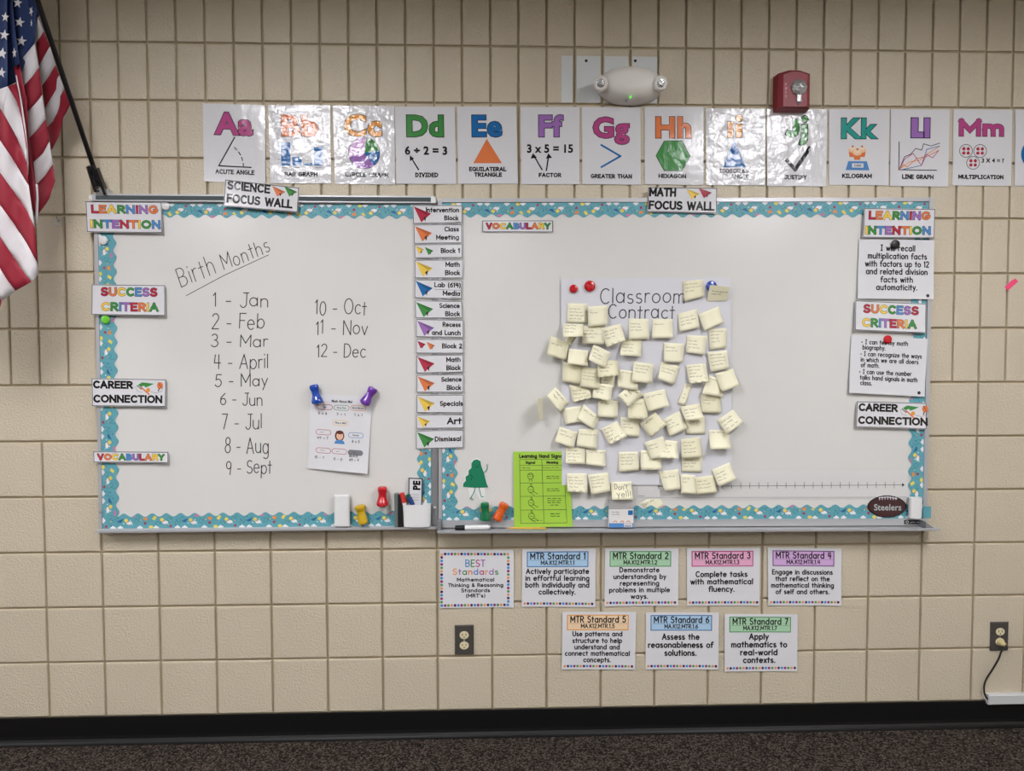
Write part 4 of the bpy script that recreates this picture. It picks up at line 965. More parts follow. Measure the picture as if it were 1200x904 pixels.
I.build('handwriting')
I = Ink(s)
for a, b, c, t in ((145, 165, 'red', 'Age'), (232, 170, 'green', 'Shoe Size'), (318, 173, 'orange', 'Birth Month'), (227, 250, 'yellow', 'This is ME!'), (137, 299, 'red', ''), (309, 315, 'sky', 'Family'), (137, 396, 'red', ''), (222, 400, 'red', ''), (308, 406, 'grey', '')):
    x, y = sx_(a, b); w_, h_ = 17.6, 2.9
    pts = A(x + 3, y, 3, h_, 90, 270, 6) + A(x + w_ - 3, y, 3, h_, 270, 450, 6)
    I.line(pts + [pts[0]], .55, c, 1)
    if c == 'grey': I.poly(pts, 'grey')
    if t: I.block(t, x + 8.8 - len(t) * .6, x + 8.8 + len(t) * .6, y + .9, 1.9, 'dark', off=.01)
    else: I.scribble(x + 5, x + 12, y, .8, 'dark', .4)
x, y = sx_(262, 325)
I.disc(x, y - 1, 5.6, 'brown', 6.4, n=14); I.disc(x + .3, y - 1, 4, 'skin', 4.8, 1, 12); I.disc(x, y - 5, 4.6, 'brown', 2.2, 2, 10); I.disc(x - 1.4, y - 1, .5, 'black', lay=2, n=6); I.disc(x + 1.8, y - 1, .5, 'black', lay=2, n=6)
I.line(A(x + .2, y + 1, 1.6, 1, 20, 160, 4), .4, 'red', 2); I.poly([(x - 6, y + 8.4), (x - 4.6, y + 5), (x - 1, y + 3.6), (x + 2, y + 3.6), (x + 5.4, y + 5), (x + 6.6, y + 8.4)], 'sky', 2)
I.build('picture')

# ================================================================ MAGNETS
def plastic(n, c, tr=0): return mat('magnet_plastic_' + n, c, 0.18, 0.5, coat=.3, trans=tr)
def pin(col, m, a, b, r0, r1, label, rw=None):
    """spool shaped pin magnet lying on the board between pixels a (end 0) and b (end 1)"""
    rw = rw or min(r0, r1) * .62
    k = 1 / 318.0; rr = max(r0, r1) * k; d = DB + rr + .0035
    A_, B_ = W(*a, d), W(*b, d)
    t = thing('pin_magnet', W(*a, DB), label, 'magnet', 'spool shaped pin magnets')
    mb = MB(); mb.lathe(A_, B_, [(0, r0 * k * .7), (.04, r0 * k * .93), (.12, r0 * k), (.2, r0 * k * .96), (.34, rw * k), (.5, rw * k), (.62, rw * k * 1.15), (.78, r1 * k * .94), (.88, r1 * k), (.96, r1 * k * .93), (1, r1 * k * .7)], 24)
    mb.build('grip', m, t, smooth=False)
    mb = MB(); ax = (B_ - A_).normalized(); mb.lathe(B_ , B_ + ax * .0025, [(0, r1 * k * .66), (1, r1 * k * .62)], 20); mb.build('magnet_disc', M_metal, t)
    for o in t.children: pass
    return t
pin('blue', plastic('blue', (24, 70, 165)), (367.5, 451), (372.5, 473.5), 5.3, 6.6, 'blue pin magnet holding the worksheet at its top left', 4.2)
pin('purple', plastic('purple', (110, 50, 160)), (438, 454.5), (426.5, 474), 5.6, 6.2, 'purple pin magnet holding the worksheet at its top right', 4.3)
pin('red', plastic('red', (190, 30, 40)), (448.2, 570.5), (448, 593.5), 5.6, 6.8, 'red pin magnet above the tray of the left whiteboard', 4.6)
pin('yellow', plastic('yellow', (214, 176, 30), .15), (421.5, 592), (426, 614.5), 6.4, 5.8, 'translucent yellow pin magnet leaning beside the white eraser', 4.6)
pin('green', plastic('green', (16, 116, 70), .1), (568, 589), (569, 610.5), 5, 6.4, 'green pin magnet next to the orange one on the tray', 4.4)
pin('orange', plastic('orange', (226, 96, 34), .1), (592, 590), (582, 610), 5.8, 6, 'orange pin magnet leaning beside the green one', 4.6)
def button(px, py, r, m, label, d0, h=.009, cat='magnet'):
    rr = r / 318.0; p = W(px, py, d0); q = W(px, py, d0 + h)
    q = Vector((p.x, q.y, p.z))
    mb = MB(); mb.lathe(p, q, [(0, rr * .95), (.12, rr), (.55, rr * .97), (.8, rr * .8), (.94, rr * .5), (1, rr * .2)], 24)
    o = mb.build('button_magnet', m, label=label, cat=cat, group='round button magnets'); 
    return o
M_red = plastic('deepred', (186, 24, 34))
button(672.2, 338.6, 4.9, M_red, 'smaller red button magnet at the contract poster corner', DP + .0025)
button(691, 335.6, 6.5, M_red, 'larger red button magnet left of the word Classroom', DP + .0025, .012)
button(833.5, 335.5, 6.2, plastic('royal', (20, 60, 160)), 'blue button magnet half hidden by a folded sticky note', DP + .0025)
button(1048.8, 286.5, 5.2, M_black, 'black button magnet on the upper right text sheet', .0275 + .004)
button(1039.8, 398, 5, M_red, 'red button magnet on the lower right text sheet', .0275)
button(121.3, 282, 5, M_white_pl, 'white button magnet below the left learning intention card', DB + .0045)
button(194.5, 242, 4.6, M_white_pl, 'white button magnet right of the left learning intention card', DB + .004)
button(124, 374.6, 5, plastic('lime', (110, 200, 60)), 'lime green button magnet below the left success criteria card', DB + .0045)

# ================================================================ GREEN SHEET
M_green = mat('green_copy_paper', (158, 200, 66), .6, .4)
s = Sheet([(601.5, 529.5), (666, 529.5), (671, 617), (602.5, 618)], DB + .0045, lambda u, v: .0055 * v)
s.build('hand_signals_sheet', M_green, .0005, label='bright green sheet titled Learning Hand Signals standing on the tray', cat='paper sheet')
I = Ink(s); I.bold('Learning Hand Signals', 609, 665, 537, 4.6, 'black', 1.05); I.bold('Signal', 616.5, 628, 543.8, 3.2, 'black', .75); I.bold('Meaning', 641.5, 655.5, 543.6, 3.2, 'black', .75)
for y in (558.5, 560.8, 573, 575.4, 584.4, 586.8, 589.2, 592, 602.4, 605): I.scribble(641 + (y > 590) * 3, 657 - (y > 590) * 3, y, .9, 'black', .6)
I.scribble(612, 622, 548.4, .8, 'dark', .5); I.scribble(636, 656, 548.2, .8, 'dark', .5); I.scribble(622, 634, 610, .5, 'dark', .4); I.build('lettering')
I = Ink(s)
for y in (538.6, 545.6, 551, 566, 581.5, 597.4, 613): I.line([(609.5, y), (662, y)], .45, 'dark')
for x in (609.5, 636, 662): I.line([(x, 538.6), (x, 613)], .45, 'dark')
for k, y in enumerate((558, 573.5, 589, 604.5)):
    I.line(A(622, y, 3.4, 3.6, 0, 360, 12), .5, 'black')
    if k == 0: I.line([(619, y - 2), (625, y - 2), (625, y + .5)], .5, 'black'); I.line([(620.6, y + 3.4), (620.4, y + 6)], .5, 'black'); I.line([(623.4, y + 3.4), (623.6, y + 6)], .5, 'black')
    else:
        I.line([(622, y - 3.6), (621.6, y - 6.4), (623, y - 6.2), (623.4, y - 2)], .45, 'black'); I.line([(624, y + 2), (630, y + 5.5)], .5, 'black'); I.line([(620, y + 3), (626, y + 7)], .5, 'black')
    I.line([(620, y), (624, y + .6)], .4, 'black')
I.build('picture')

# ================================================================ TREE STICKER, FOOTBALL
def resample_scallop(): pass
tree = [(559, 538.6), (563, 540.5), (564, 546), (567.6, 556), (570, 566), (572.4, 571.5), (556, 571.8), (543, 571), (542.8, 567), (546, 563.5), (545.4, 559), (549, 556.4), (549, 551.6), (552.4, 548.6), (552.4, 543), (555, 539.6)]
TR_ = Sheet([(541, 536), (575, 536), (575, 589), (541, 589)], DB + .0022)
mb = MB(); cx, cy = 558, 558
mb.prism([(cx + (x - cx) * 1.08, cy + (y - cy) * 1.06) for x, y in tree], DB, DB + .0016)
mb.prism([(549, 571), (568, 571), (568.6, 585), (562, 585.6), (558, 578), (554, 586), (550.4, 586)], DB, DB + .00155)
o = mb.build('tree_sticker', mat('sticker_edge_white', (224, 226, 226), .4), label='green smiling tree sticker with a raised arm near the tray', cat='sticker')
TR_.obj = o; I = Ink(TR_); I.mats = []
mg = mat('sticker_green', (24, 122, 88), .4)
I.poly(tree, mg); I.line([(565.6, 554.6), (569.4, 552.4), (571, 549), (570.6, 544.6)], .8, mg, 1); I.line([(557, 571.4), (555.6, 577), (552, 583), (551, 584.4), (554, 585.4)], .9, mg); I.line([(561.4, 571.4), (563, 579), (564.4, 583), (567, 582)], .9, mg)
I.line([(557.4, 546.4), (559, 547.8), (561, 546.6)], .5, 'black', 1); I.disc(557, 544.4, .5, 'black', lay=1, n=6); I.disc(561.2, 544.4, .5, 'black', lay=1, n=6); I.line([(551.6, 556), (553.4, 559), (552, 563)], .5, 'black', 1)
I.build('picture', 'green tree figure')
cx, cy, rx, ry = 1039.6, 593.8, 23.2, 13
def ball(k, n=22):
    return [(cx + rx * k * math.cos(t), cy + ry * k * math.copysign(abs(math.sin(t)) ** 1.15, math.sin(t))) for t in [2 * PI * i / n for i in range(n)]]
mb = MB(); mb.prism(ball(1.0), DB + .0032, DB + .0048)
o = mb.build('football_magnet', mat('football_edge', (30, 22, 24), .35, coat=.3), label='brown football shaped team magnet at the lower right of the board', cat='magnet')
FS = Sheet([(1016, 580), (1063, 580), (1063, 607), (1016, 607)], DB + .0048); FS.obj = o
I = Ink(FS); I.poly(ball(.93), mat('football_brown', (66, 36, 38), .4, coat=.3)); I.line([(1030, 583.6), (1040, 582.6), (1051, 584.6)], .9, 'white', 1)
for k in range(7): I.line([(1030.6 + k * 3.2, 582.4 + abs(k - 3) * .2), (1030.6 + k * 3.2, 585.4 + abs(k - 3) * .2)], .8, 'white', 1)
I.block('Steelers', 1024, 1056, 598.4, 7.4, 'black', off=.05, outline=.0, lay=2); I.build('picture')
I = Ink(FS); I.block('Steelers', 1024, 1056, 598.2, 7.2, mat('silver_print', (170, 172, 170), .4), off=.012, lay=4); I.build('lettering')

# ================================================================ THINGS ON THE TRAYS
def pbox(mb, x0, y0, x1, y1, d0, d1, m=0, bev=0.0):
    a = W(x0, y1, d1); b = W(x1, y0, d1); mb.box(a.x, b.x, -d1, -d0, a.z, b.z, m, bev)
t = thing('board_eraser', W(400, 619, .03), 'white board eraser standing upright on the left tray', 'eraser')
mb = MB(); pbox(mb, 391.6, 580.6, 409, 618.2, .034, .048, 0, .004); mb.build('eraser_shell', M_white_pl, t)
mb = MB(); pbox(mb, 393, 582, 408, 618.2, .0285, .034); mb.build('felt_pad', M_insert, t)
t = thing('board_eraser', W(466, 619, .03), 'dark felt eraser standing on end beside the white marker cup', 'eraser')
mb = MB(); pbox(mb, 462.2, 579, 466.4, 618, .028, .05, 0, .002); mb.build('eraser_shell', mat('eraser_grey', (96, 108, 104), .6), t)
mb = MB(); pbox(mb, 466.4, 580, 472, 618, .028, .05); mb.build('felt_pad', M_black, t)
# marker cup
def cup(x0, x1, y0, y1, d0, d1, label, group=None, n=28):
    a = W(x0, y1, d1); b = W(x1, y0, d1); cx_ = (a.x + b.x) / 2; w = (b.x - a.x) / 2; yc = -(d0 + d1) / 2; hy = (d1 - d0) / 2
    def ring(k, z, kk=3.0):
        r = []
        for i in range(n):
            t_ = 2 * PI * i / n; c, s_ = math.cos(t_), math.sin(t_)
            r.append(Vector((cx_ + w * k * math.copysign(abs(c) ** (2 / kk), c), yc + hy * k * math.copysign(abs(s_) ** (2 / kk), s_), z)))
        return r
    rings = [ring(.9, a.z), ring(.93, a.z + .003), ring(.98, b.z - .003), ring(1, b.z), ring(.93, b.z), ring(.86, a.z + .004)]
    vs = [v for r in rings for v in r]; fs = []
    for j in range(len(rings) - 1):
        for i in range(n): fs.append((j * n + i, j * n + (i + 1) % n, (j + 1) * n + (i + 1) % n, (j + 1) * n + i))
    fs.append(tuple(range(n - 1, -1, -1))); fs.append(tuple((len(rings) - 1) * n + i for i in range(n)))
    return mk('marker_cup', vs, fs, M_white_pl, label=label, cat='cup', group=group)
cup(471.4, 505.2, 592, 618.6, .028, .060, 'wide white marker cup on the tray of the left whiteboard', 'white magnetic cups')
cup(1067.4, 1082.6, 584, 608.4, .0275, .056, 'small narrow white cup at the right end of the board', 'white magnetic cups')
def marker(a, b, capc, name, label, d, ya, frac=.42, r=3.2, tip=None):
    k = 1 / 318.
    P_, Q = W(*a, d), W(*b, ya); t = thing('marker', P_, label, 'marker', 'dry erase markers'); ax = Q - P_
    m = P_ + ax * frac; r *= k
    mb = MB(); mb.lathe(P_, m, [(0, r * .75), (.06, r), (.9, r * 1.04), (1, r * 1.04)], 18); mb.build('cap', mat('marker_cap_' + name, capc, .35), t)
    mb = MB(); mb.lathe(m, Q, [(0, r * .96), (.9, r * .96), (.94, r * .7), (1, r * .7)], 18); mb.build('barrel', M_white_pl, t)
marker((470.6, 577.6), (479.5, 612), (196, 52, 52), 'red', 'white marker with a red cap leaning left in the cup', .044, .044, .34, 2.9)
marker((478.2, 579.5), (487, 612), (20, 90, 70), 'green', 'white marker with a green cap at the back of the cup', .036, .037, .3, 2.4)
marker((479.6, 583), (492, 612), (30, 60, 120), 'blue', 'white marker with a blue cap leaning left in the cup', .050, .050, .32, 2.7)
marker((533.2, 619.0), (574.5, 618.2), (18, 18, 20), 'black', 'white marker with a black cap lying on the right tray', .056, .056, .28, 2.9)
s = card('sign_card', [(478.6, 560), (495.6, 560.6), (494.4, 606), (478, 606)], .0335, 'narrow card printed PE standing in the marker cup', 'card', 'lam', None, border=1.2)
I = Ink(s, 'lam')
v, f = text_mesh('PE', .05); lo = min(a[0] for a in v); hi = max(a[0] for a in v)
n0 = len(I.v); I.v += [s.px(491.6 - (.0 + b) / (CAPH) * 7.4 + .0, 574.5 - (a - lo) / (hi - lo) * 11, .0005) for a, b in v]
# rotated a quarter turn: letters read upward
for q in f: I.f.append(tuple(i + n0 for i in q)); I.m.append(I.mi('black'))
for y in (580, 583, 586): I.line([(482, y), (491, y)], .5, 'grey')
I.build('lettering')
# pencil on the tray
P_, Q = W(592.5, 619.2, .060), W(640, 619.4, .060); t = thing('pencil', P_, 'yellow wooden pencil lying on the tray by the green sheet', 'pencil')
mb = MB(); mb.lathe(P_, P_ + (Q - P_) * .12, [(0, .0006), (1, .0032)], 6); mb.build('point', mat('pencil_wood', (214, 176, 130), .7), t)
mb = MB(); mb.lathe(P_ + (Q - P_) * .12, Q, [(0, .0034), (1, .0034)], 6); mb.build('shaft', mat('pencil_yellow', (226, 178, 70), .5), t)
# little package hanging under the note
t = thing('clear_package', W(728, 619, .03), 'small clear and white hook package with blue label on the tray', 'package')
mb = MB(); pbox(mb, 713.6, 597.4, 742.4, 618.8, .030, .046, 0, .001); bo = mb.build('label_box', mat('package_card', (222, 220, 218), .5), t)
mb = MB(); pbox(mb, 713.6, 586, 742.4, 597.4, .030, .046, 0, .001); mb.build('clear_window', mat('package_clear', (196, 194, 194), .12, .6, alpha=.55), t)
PS = Sheet([(713.6, 597.4), (742.4, 597.4), (742.4, 618.8), (713.6, 618.8)], .0461); PS.obj = t
I = Ink(PS); I.rect(713.8, 613.4, 742.2, 618.6, 'sky'); I.rect(731, 613.8, 741, 618.2, 'white', 1); I.rect(736, 598.4, 741.6, 603.8, 'blue')
for k in range(7): I.line([(732 + k * 1.2, 615.6), (732 + k * 1.2, 617.8)], .5, 'black', 2)
for x in (721, 729, 736.4): I.line(A(x, 612.6, 2, 1.8, 190, 350, 6), .8, 'orange', 1)
I.scribble(717, 728, 600.4, .9, 'grey', .6); I.scribble(717, 726, 603, .7, 'grey', .5); I.build('printed_label')
# name tag on the tray edge
mb = MB(); mb.slab([(1060, 609.8), (1080, 610), (1080, 614.8), (1060, 614.6)], .027, .0300); o = mb.build('maker_tag', M_black, label='tiny black maker label at the right end of the tray', cat='label')
TG = Sheet([(1060, 609.8), (1080, 610), (1080, 614.8), (1060, 614.6)], .0300); TG.obj = o
I = Ink(TG); I.line(A(1063, 612.2, 1.4, 1.5, 0, 360, 10), .5, 'white'); I.scribble(1066.5, 1078, 612.4, 1.2, 'white', .4); I.build('lettering')

# ================================================================ FLAG AND POLE
def dpole(y): return .05 + .30 * (200 - y) / 200
t = thing('flag_bracket', W(114, 224, .03), 'black flag pole bracket clamped to the map rail', 'bracket')
a0 = W(108.5, 196, .075); a1 = W(119, 226, .036)
mb = MB()
def bar(mb, p, q, w, th, m=0):
    p, q = Vector(p), Vector(q); ax = (q - p).normalized(); u = ax.cross(Vector((0, 1, 0))).normalized(); n = ax.cross(u).normalized()
    mb.hexa([p + u * w + n * th, p - u * w + n * th, p - u * w - n * th, p + u * w - n * th], [q + u * w + n * th, q - u * w + n * th, q - u * w - n * th, q + u * w - n * th], m)
off = Vector((.0135, 0, -.004))
bar(mb, a0 - off, a1 - off * 1.2, .0045, .012); bar(mb, a0 + off, a1 + off * 1.2, .0045, .012)
for k in (.12, .42, .72):
    p = a0 + (a1 - a0) * k; bar(mb, p - off, p + off, .004, .007)
mb.build('socket', M_black, t)
mb = MB(); mb.tube([a0 + Vector((0, -.004, .004)), a0 + (a1 - a0) * .7], .0075, 12); mb.build('sleeve', M_black, t)
mb = MB(); mb.slab([(112.2, 221.6), (126.4, 221.6), (126.4, 227.4), (112.2, 227.4)], .006, .040); mb.build('clamp_plate', M_metal, t)
for x in (115, 123.2):
    mb = MB(); mb.lathe(W(x, 224, .040), W(x, 224, .0425), [(0, .0042), (1, .0038)], 12); mb.build('screw', M_black, t)
t = thing('flag_pole', W(110.5, 200, .06), 'black flag pole slanting up to the left out of frame', 'pole')
mb = MB(); mb.tube([W(112, 206, .062), W(110, 197, dpole(197)), W(45, 4, dpole(4)), W(28, -46, dpole(-46))], .0082, 14); mb.build('shaft', mat('pole_black', (16, 16, 17), .3, .5), t)

M_fr = mat('flag_red', (142, 34, 50), .6, .3); M_fw = mat('flag_white', (208, 204, 206), .6, .3); M_fb = mat('flag_blue', (36, 52, 92), .6, .3)
fv = []; ff = []; fmi = []
def resample(p, n):
    L = [0]
    for a, b in zip(p, p[1:]): L.append(L[-1] + math.hypot(b[0] - a[0], b[1] - a[1]))
    out = []
    for i in range(n + 1):
        s = L[-1] * i / n; k = 0
        while k < len(L) - 2 and L[k + 1] < s: k += 1
        u = (s - L[k]) / max(1e-9, L[k + 1] - L[k]); out.append((p[k][0] + (p[k + 1][0] - p[k][0]) * u, p[k][1] + (p[k + 1][1] - p[k][1]) * u))
    return out
def strip(up_, lo_, c, dep, nu=10, nv=3):
    a = resample(up_, nu); b = resample(lo_, nu); n0 = len(fv)
    for j in range(nv + 1):
        for i in range(nu + 1):
            x = a[i][0] + (b[i][0] - a[i][0]) * j / nv; y = a[i][1] + (b[i][1] - a[i][1]) * j / nv
            fv.append(W(x, y, dep(x, y)))
    for j in range(nv):
        for i in range(nu):
            k = n0 + j * (nu + 1) + i; ff.append((k + nu + 1, k + nu + 2, k + 1, k)); fmi.append(c)
# left panel: hangs in front
def redge(y):
    pts = [(-70, 6), (0, 9), (75, 18), (120, 24), (170, 30.5), (215, 34), (250, 39), (290, 43), (322, 44.6)]
    for (ya, xa), (yb, xb) in zip(pts, pts[1:]):
        if y <= yb: return xa + (xb - xa) * (y - ya) / (yb - ya)
    return 44.6
dL = lambda x, y: .365 + .016 * math.sin(x * .16 + y * .006) - .0006 * max(0, x - 24) ** 1.6 * .25
strip([(-60, -60), (-20, -64), (8, -66)], [(-60, 130), (-20, 112), (0, 104.5), (9, 101.5)], 2, dL, 12, 12)
strip([(8, -66), (9.5, 0)], [(9, 101.5), (10, 100)], 2, dL, 1, 1) if False else None
bL = [ [(9, 101.5), (20, 120), (26, 140), (31.5, 176)],
       [(0, 126), (9, 142), (20, 162), (31.5, 190)],
       [(-20, 131), (0, 164), (15, 187), (33.6, 217)],
       [(-40, 141), (0, 202), (12.5, 220), (21.6, 232), (32, 247), (41, 268)],
       [(-60, 148), (0, 240), (16.6, 263), (31.5, 285), (44.4, 310)],
       [(-60, 187), (0, 277), (10, 293), (25, 314.6), (37, 330.5)],
       [(-60, 224), (0, 314), (6.6, 326), (18, 341)],
       [(-60, 262), (-20, 318), (2, 353)]]
strip([(9, 101.5), (14, 99.5), (18.5, 98)], [(9, 101.5), (20, 120), (26, 140), (31.5, 176)][::1], 0, dL, 8, 1) if False else None
# red wedge between canton and first white stripe
strip([(9, 101.6), (18.5, 97.5), (21, 104), (26, 132), (31.5, 172)], bL[0], 0, dL, 8, 2)
strip(bL[0], [(0, 104.5), (0, 126), (9, 142), (20, 162), (31.5, 190)][1:], 1, dL, 10, 3)
strip([(-3, 105.6), (0, 104.5), (9, 101.5)], [(-3, 122), (0, 126), (4, 133)], 1, dL, 3, 2)
strip([(-20, 112), (-10, 108), (-3, 105.6)], [(-20, 131), (-8, 150), (0, 164)], 0, dL, 3, 3)
strip([(0, 126), (9, 142), (20, 162), (31.5, 190)], [(0, 164), (15, 187), (33.6, 217)], 0, dL, 10, 3)
strip([(-3, 120), (0, 126)], [(-3, 159), (0, 164)], 0, dL, 2, 2)
strip([(-60, 130), (-40, 122), (-20, 112)], [(-60, 148), (-40, 141), (-20, 131)], 1, dL, 4, 2)
strip(bL[2], bL[3], 1, dL, 12, 4); strip([(-40, 141), (-20, 131)], [(-40, 141), (-30, 156)], 1, dL, 2, 1)
strip(bL[3], bL[4], 0, dL, 14, 4)
strip([bL[4][0]] + bL[4][1:] + [(44.8, 322)], bL[5] + [(44.8, 322)][:0], 1, dL, 14, 4)
strip([(37, 330.5), (40, 328), (44.4, 322)], [(44.4, 312), (44.5, 316), (44.6, 322)], 1, dL, 3, 1)
strip(bL[5], bL[6], 0, dL, 14, 4); strip([(37, 330.5), (30, 314)], [(18, 341), (12, 330)], 0, dL, 2, 1) if False else None
strip(bL[6], bL[7], 1, dL, 12, 4)
strip(bL[7], [(-60, 300), (-20, 352), (0, 361)], 0, dL, 10, 3)
# inner layers of the gathered cloth
strip([(-60, -66), (45, -66)], [(-60, 112), (12, 106), (22, 96), (32, 66)], 2, lambda x, y: .29, 4, 4)
strip([(20, 80), (24, 110), (31, 180), (38, 245)], [(28, 80), (34, 110), (42, 180), (44, 240)], 0, lambda x, y: .185, 6, 2)
# centre fold, deeper
dS = lambda x, y: .335 - .0004 * y * .3
strip([(8, -66), (9, 0), (13, 40), (17, 78)], [(16, -66), (14, 0), (18, 40), (23, 74)], 2, lambda x, y: .345, 6, 3)
strip([(16.5, 78), (20, 78), (23, 74)], [(24, 128), (27, 122), (31, 116)], 0, dS, 4, 4)
strip([(17.8, 88), (24, 120), (28, 150), (31, 180), (31.6, 205)], [(19.4, 88), (25.6, 120), (30, 150), (33, 180), (33, 205)], 1, lambda x, y: .352, 8, 1)
strip([(24, 112), (29, 150), (32, 180), (32, 215), (38, 250), (40, 253)], [(31, 112), (33, 150), (35, 180), (41, 215), (42, 235), (41, 253)], 0, dS, 10, 3)
strip([(41.4, 216), (42.6, 232), (40.5, 250), (41, 262)], [(44, 216), (45, 232), (44.6, 250), (42.6, 266)], 1, dS, 6, 2)
# middle panel
dM = lambda x, y: .315 - .0005 * max(0, min(y, 200)) + .012 * math.sin((x - 20) * .12)
strip([(14, -66), (50, -66)], [(23, 74), (40.5, 51)], 2, lambda x, y: .325 - .0006 * max(0, y), 6, 10)
strip([(23, 73), (31, 63), (40.5, 51)], [(28.2, 101), (38, 90), (45.6, 79)], 1, dM, 6, 4)
strip([(28.2, 101), (38, 90), (45.6, 79)], [(31.7, 132), (42, 121), (49.5, 111)], 0, dM, 6, 4)
strip([(31.7, 132), (42, 121), (49.5, 111)], [(34.2, 162), (45, 151), (53.6, 139.5)], 1, dM, 6, 4)
strip([(34.2, 162), (45, 151), (53.6, 139.5)], [(39.4, 190), (50, 180), (58, 166)], 0, dM, 6, 4)
strip([(39.4, 190), (50, 180), (58, 166)], [(42, 217), (53, 206), (62, 193)], 1, dM, 6, 4)
strip([(42, 217), (53, 206), (62, 193)], [(45, 251), (57, 235), (64.7, 212)], 0, dM, 6, 4)
# right panel, along the pole
dR = lambda x, y: dpole(min(y, 150) * .9 + (82 - x) * .1) - .012
strip([(40, -66), (22, -66)][::-1], [(38.6, 38), (44.5, 20)], 2, dR, 4, 8)
strip([(36, -66), (27, -66)][::-1], [(44.5, 20), (46, 18)], 2, dR, 2, 6)
strip([(38.6, 40), (40, 28), (44.5, 20)], [(42.4, 51), (47, 44), (51.4, 37)], 1, dR, 4, 3)
strip([(42.4, 51), (47, 44), (51.4, 37)], [(45.8, 78), (52, 66), (58.6, 54.5)], 0, dR, 5, 3)
strip([(45.8, 78), (52, 66), (58.6, 54.5)], [(49.2, 101), (57, 90), (65, 76.5)], 1, dR, 5, 3)
strip([(49.2, 101), (57, 90), (65, 76.5)], [(52.6, 128), (58, 118), (66, 105), (67, 92), (69.4, 88)], 0, dR, 8, 4)
strip([(52.6, 128), (58, 118), (66, 105), (67, 92), (69.4, 88)], [(55.4, 149), (62, 143), (68, 131), (71, 120), (70.4, 114), (75.6, 104)], 1, dR, 10, 4)
strip([(55.4, 149), (62, 143), (68, 131), (71, 120), (70.4, 114), (75.6, 104)], [(60.4, 176), (66, 166), (70, 157), (74, 138), (79, 130), (82.4, 122)], 0, dR, 10, 4)
fl = thing('flag', W(30, 320, .35), 'striped stars and stripes flag hanging in folds from the pole', 'flag')
cl = mk('cloth', fv, ff, [M_fr, M_fw, M_fb], fl, fm=fmi, smooth=True)
sm = cl.modifiers.new('thickness', 'SOLIDIFY'); sm.thickness = .0012; sm.offset = 1
for x, y, r, sq, rot, dd in ((20.6, 3.3, 6.3, .85, 8, .004), (6, 20, 6, .75, 5, .004), (22.8, 26, 6.3, 1, 10, .004), (5, 41, 6.4, .9, 8, .004), (25, 48, 6.4, 1, 8, .004), (36.4, 13, 6, .42, 25, .004), (36.6, 27, 4.4, .25, 10, .004),
                      (2.4, 62.5, 7, .95, 10, .004), (16.6, 62, 6.4, .42, -5, .004), (1.6, 85, 6.2, .85, 8, .004), (-14, 30, 6.2, .9, 8, .004), (-16, 74, 6.2, .9, 8, .004), (-32, 52, 6.2, .9, 8, .004)):
    pts = []
    for k in range(10):
        an = math.radians(rot - 90 + 36 * k); rr = r if k % 2 == 0 else r * .4
        pts.append((x + rr * math.cos(an) * sq, y + rr * math.sin(an)))
    if x < 12 and not 15 < x < 18: base = dL(x, y) + .004
    elif x < 18: base = .352
    else: base = max(.325 - .0006 * max(0, y), dR(x, y) if x > 33 else 0) + .004
    mb = MB(); mb.prism(pts, base, base + .0012); mb.build('star', M_fw, fl)

# ================================================================ WALL DEVICES
# pale paint patch with the block joints left bare
mb = MB(); xsj = [W(x, 93).x for x in (658, 770)]; zt, zb = W(710, 66).z, W(710, 120.5).z
x = xsj[0]; c = math.ceil(x / (S8 / 2)) * S8 / 2
edges = [x]
while c < xsj[1]: edges += [c - .0075, c + .0075]; c += S8 / 2
edges.append(xsj[1])
for a, b in zip(edges[::2], edges[1::2]): mb.box(a, b, -.0006, -.0001, zb, zt)
mb.build('paint_patch', M_patch, label='pale unpainted patch on the blocks behind the emergency light', cat='paint patch')
for x in (687, 744.5):
    mb = MB(); p = W(x, 71.2, .001); mb.lathe(Vector((p.x, -.0007, p.z)), Vector((p.x, -.0016, p.z)), [(0, .0055), (1, .005)], 14)
    mb.build('screw_hole', M_black, label='black screw hole in the pale patch, %s one' % ('left' if x < 700 else 'right'), cat='hole', group='screw holes over the emergency light')
# emergency light
cc = W(737, 103.5, 0); k = 1 / 318.
t = thing('emergency_light', Vector((cc.x, 0, cc.z)), 'off-white oval emergency light with two lamp heads above the posters', 'emergency light')
ns, nr = 36, 9; vs = []; fs = []
for j in range(nr):
    ph = j / (nr - 1) * PI / 2
    for i in range(ns):
        an = 2 * PI * i / ns; c, s_ = math.cos(an), math.sin(an)
        sx2 = math.copysign(abs(c) ** .9, c); sz2 = math.copysign(abs(s_) ** .9, s_)
        rr = math.cos(ph) ** .55 if j < nr - 1 else .05
        vs.append(Vector((cc.x + 37.5 * k * sx2 * rr, -.004 - .082 * math.sin(ph) ** .9, cc.z + (20.5 * k * sz2 - (0.006 if s_ < 0 else 0) * 0) * rr)))
for j in range(nr - 1):
    for i in range(ns): fs.append((j * ns + i, j * ns + (i + 1) % ns, (j + 1) * ns + (i + 1) % ns, (j + 1) * ns + i))
fs.append(tuple((nr - 1) * ns + i for i in range(ns))); fs.append(tuple(range(ns - 1, -1, -1)))
M_em = mat('offwhite_plastic', (226, 223, 216), .4, .5)
mk('housing', vs, fs, M_em, t, smooth=True)
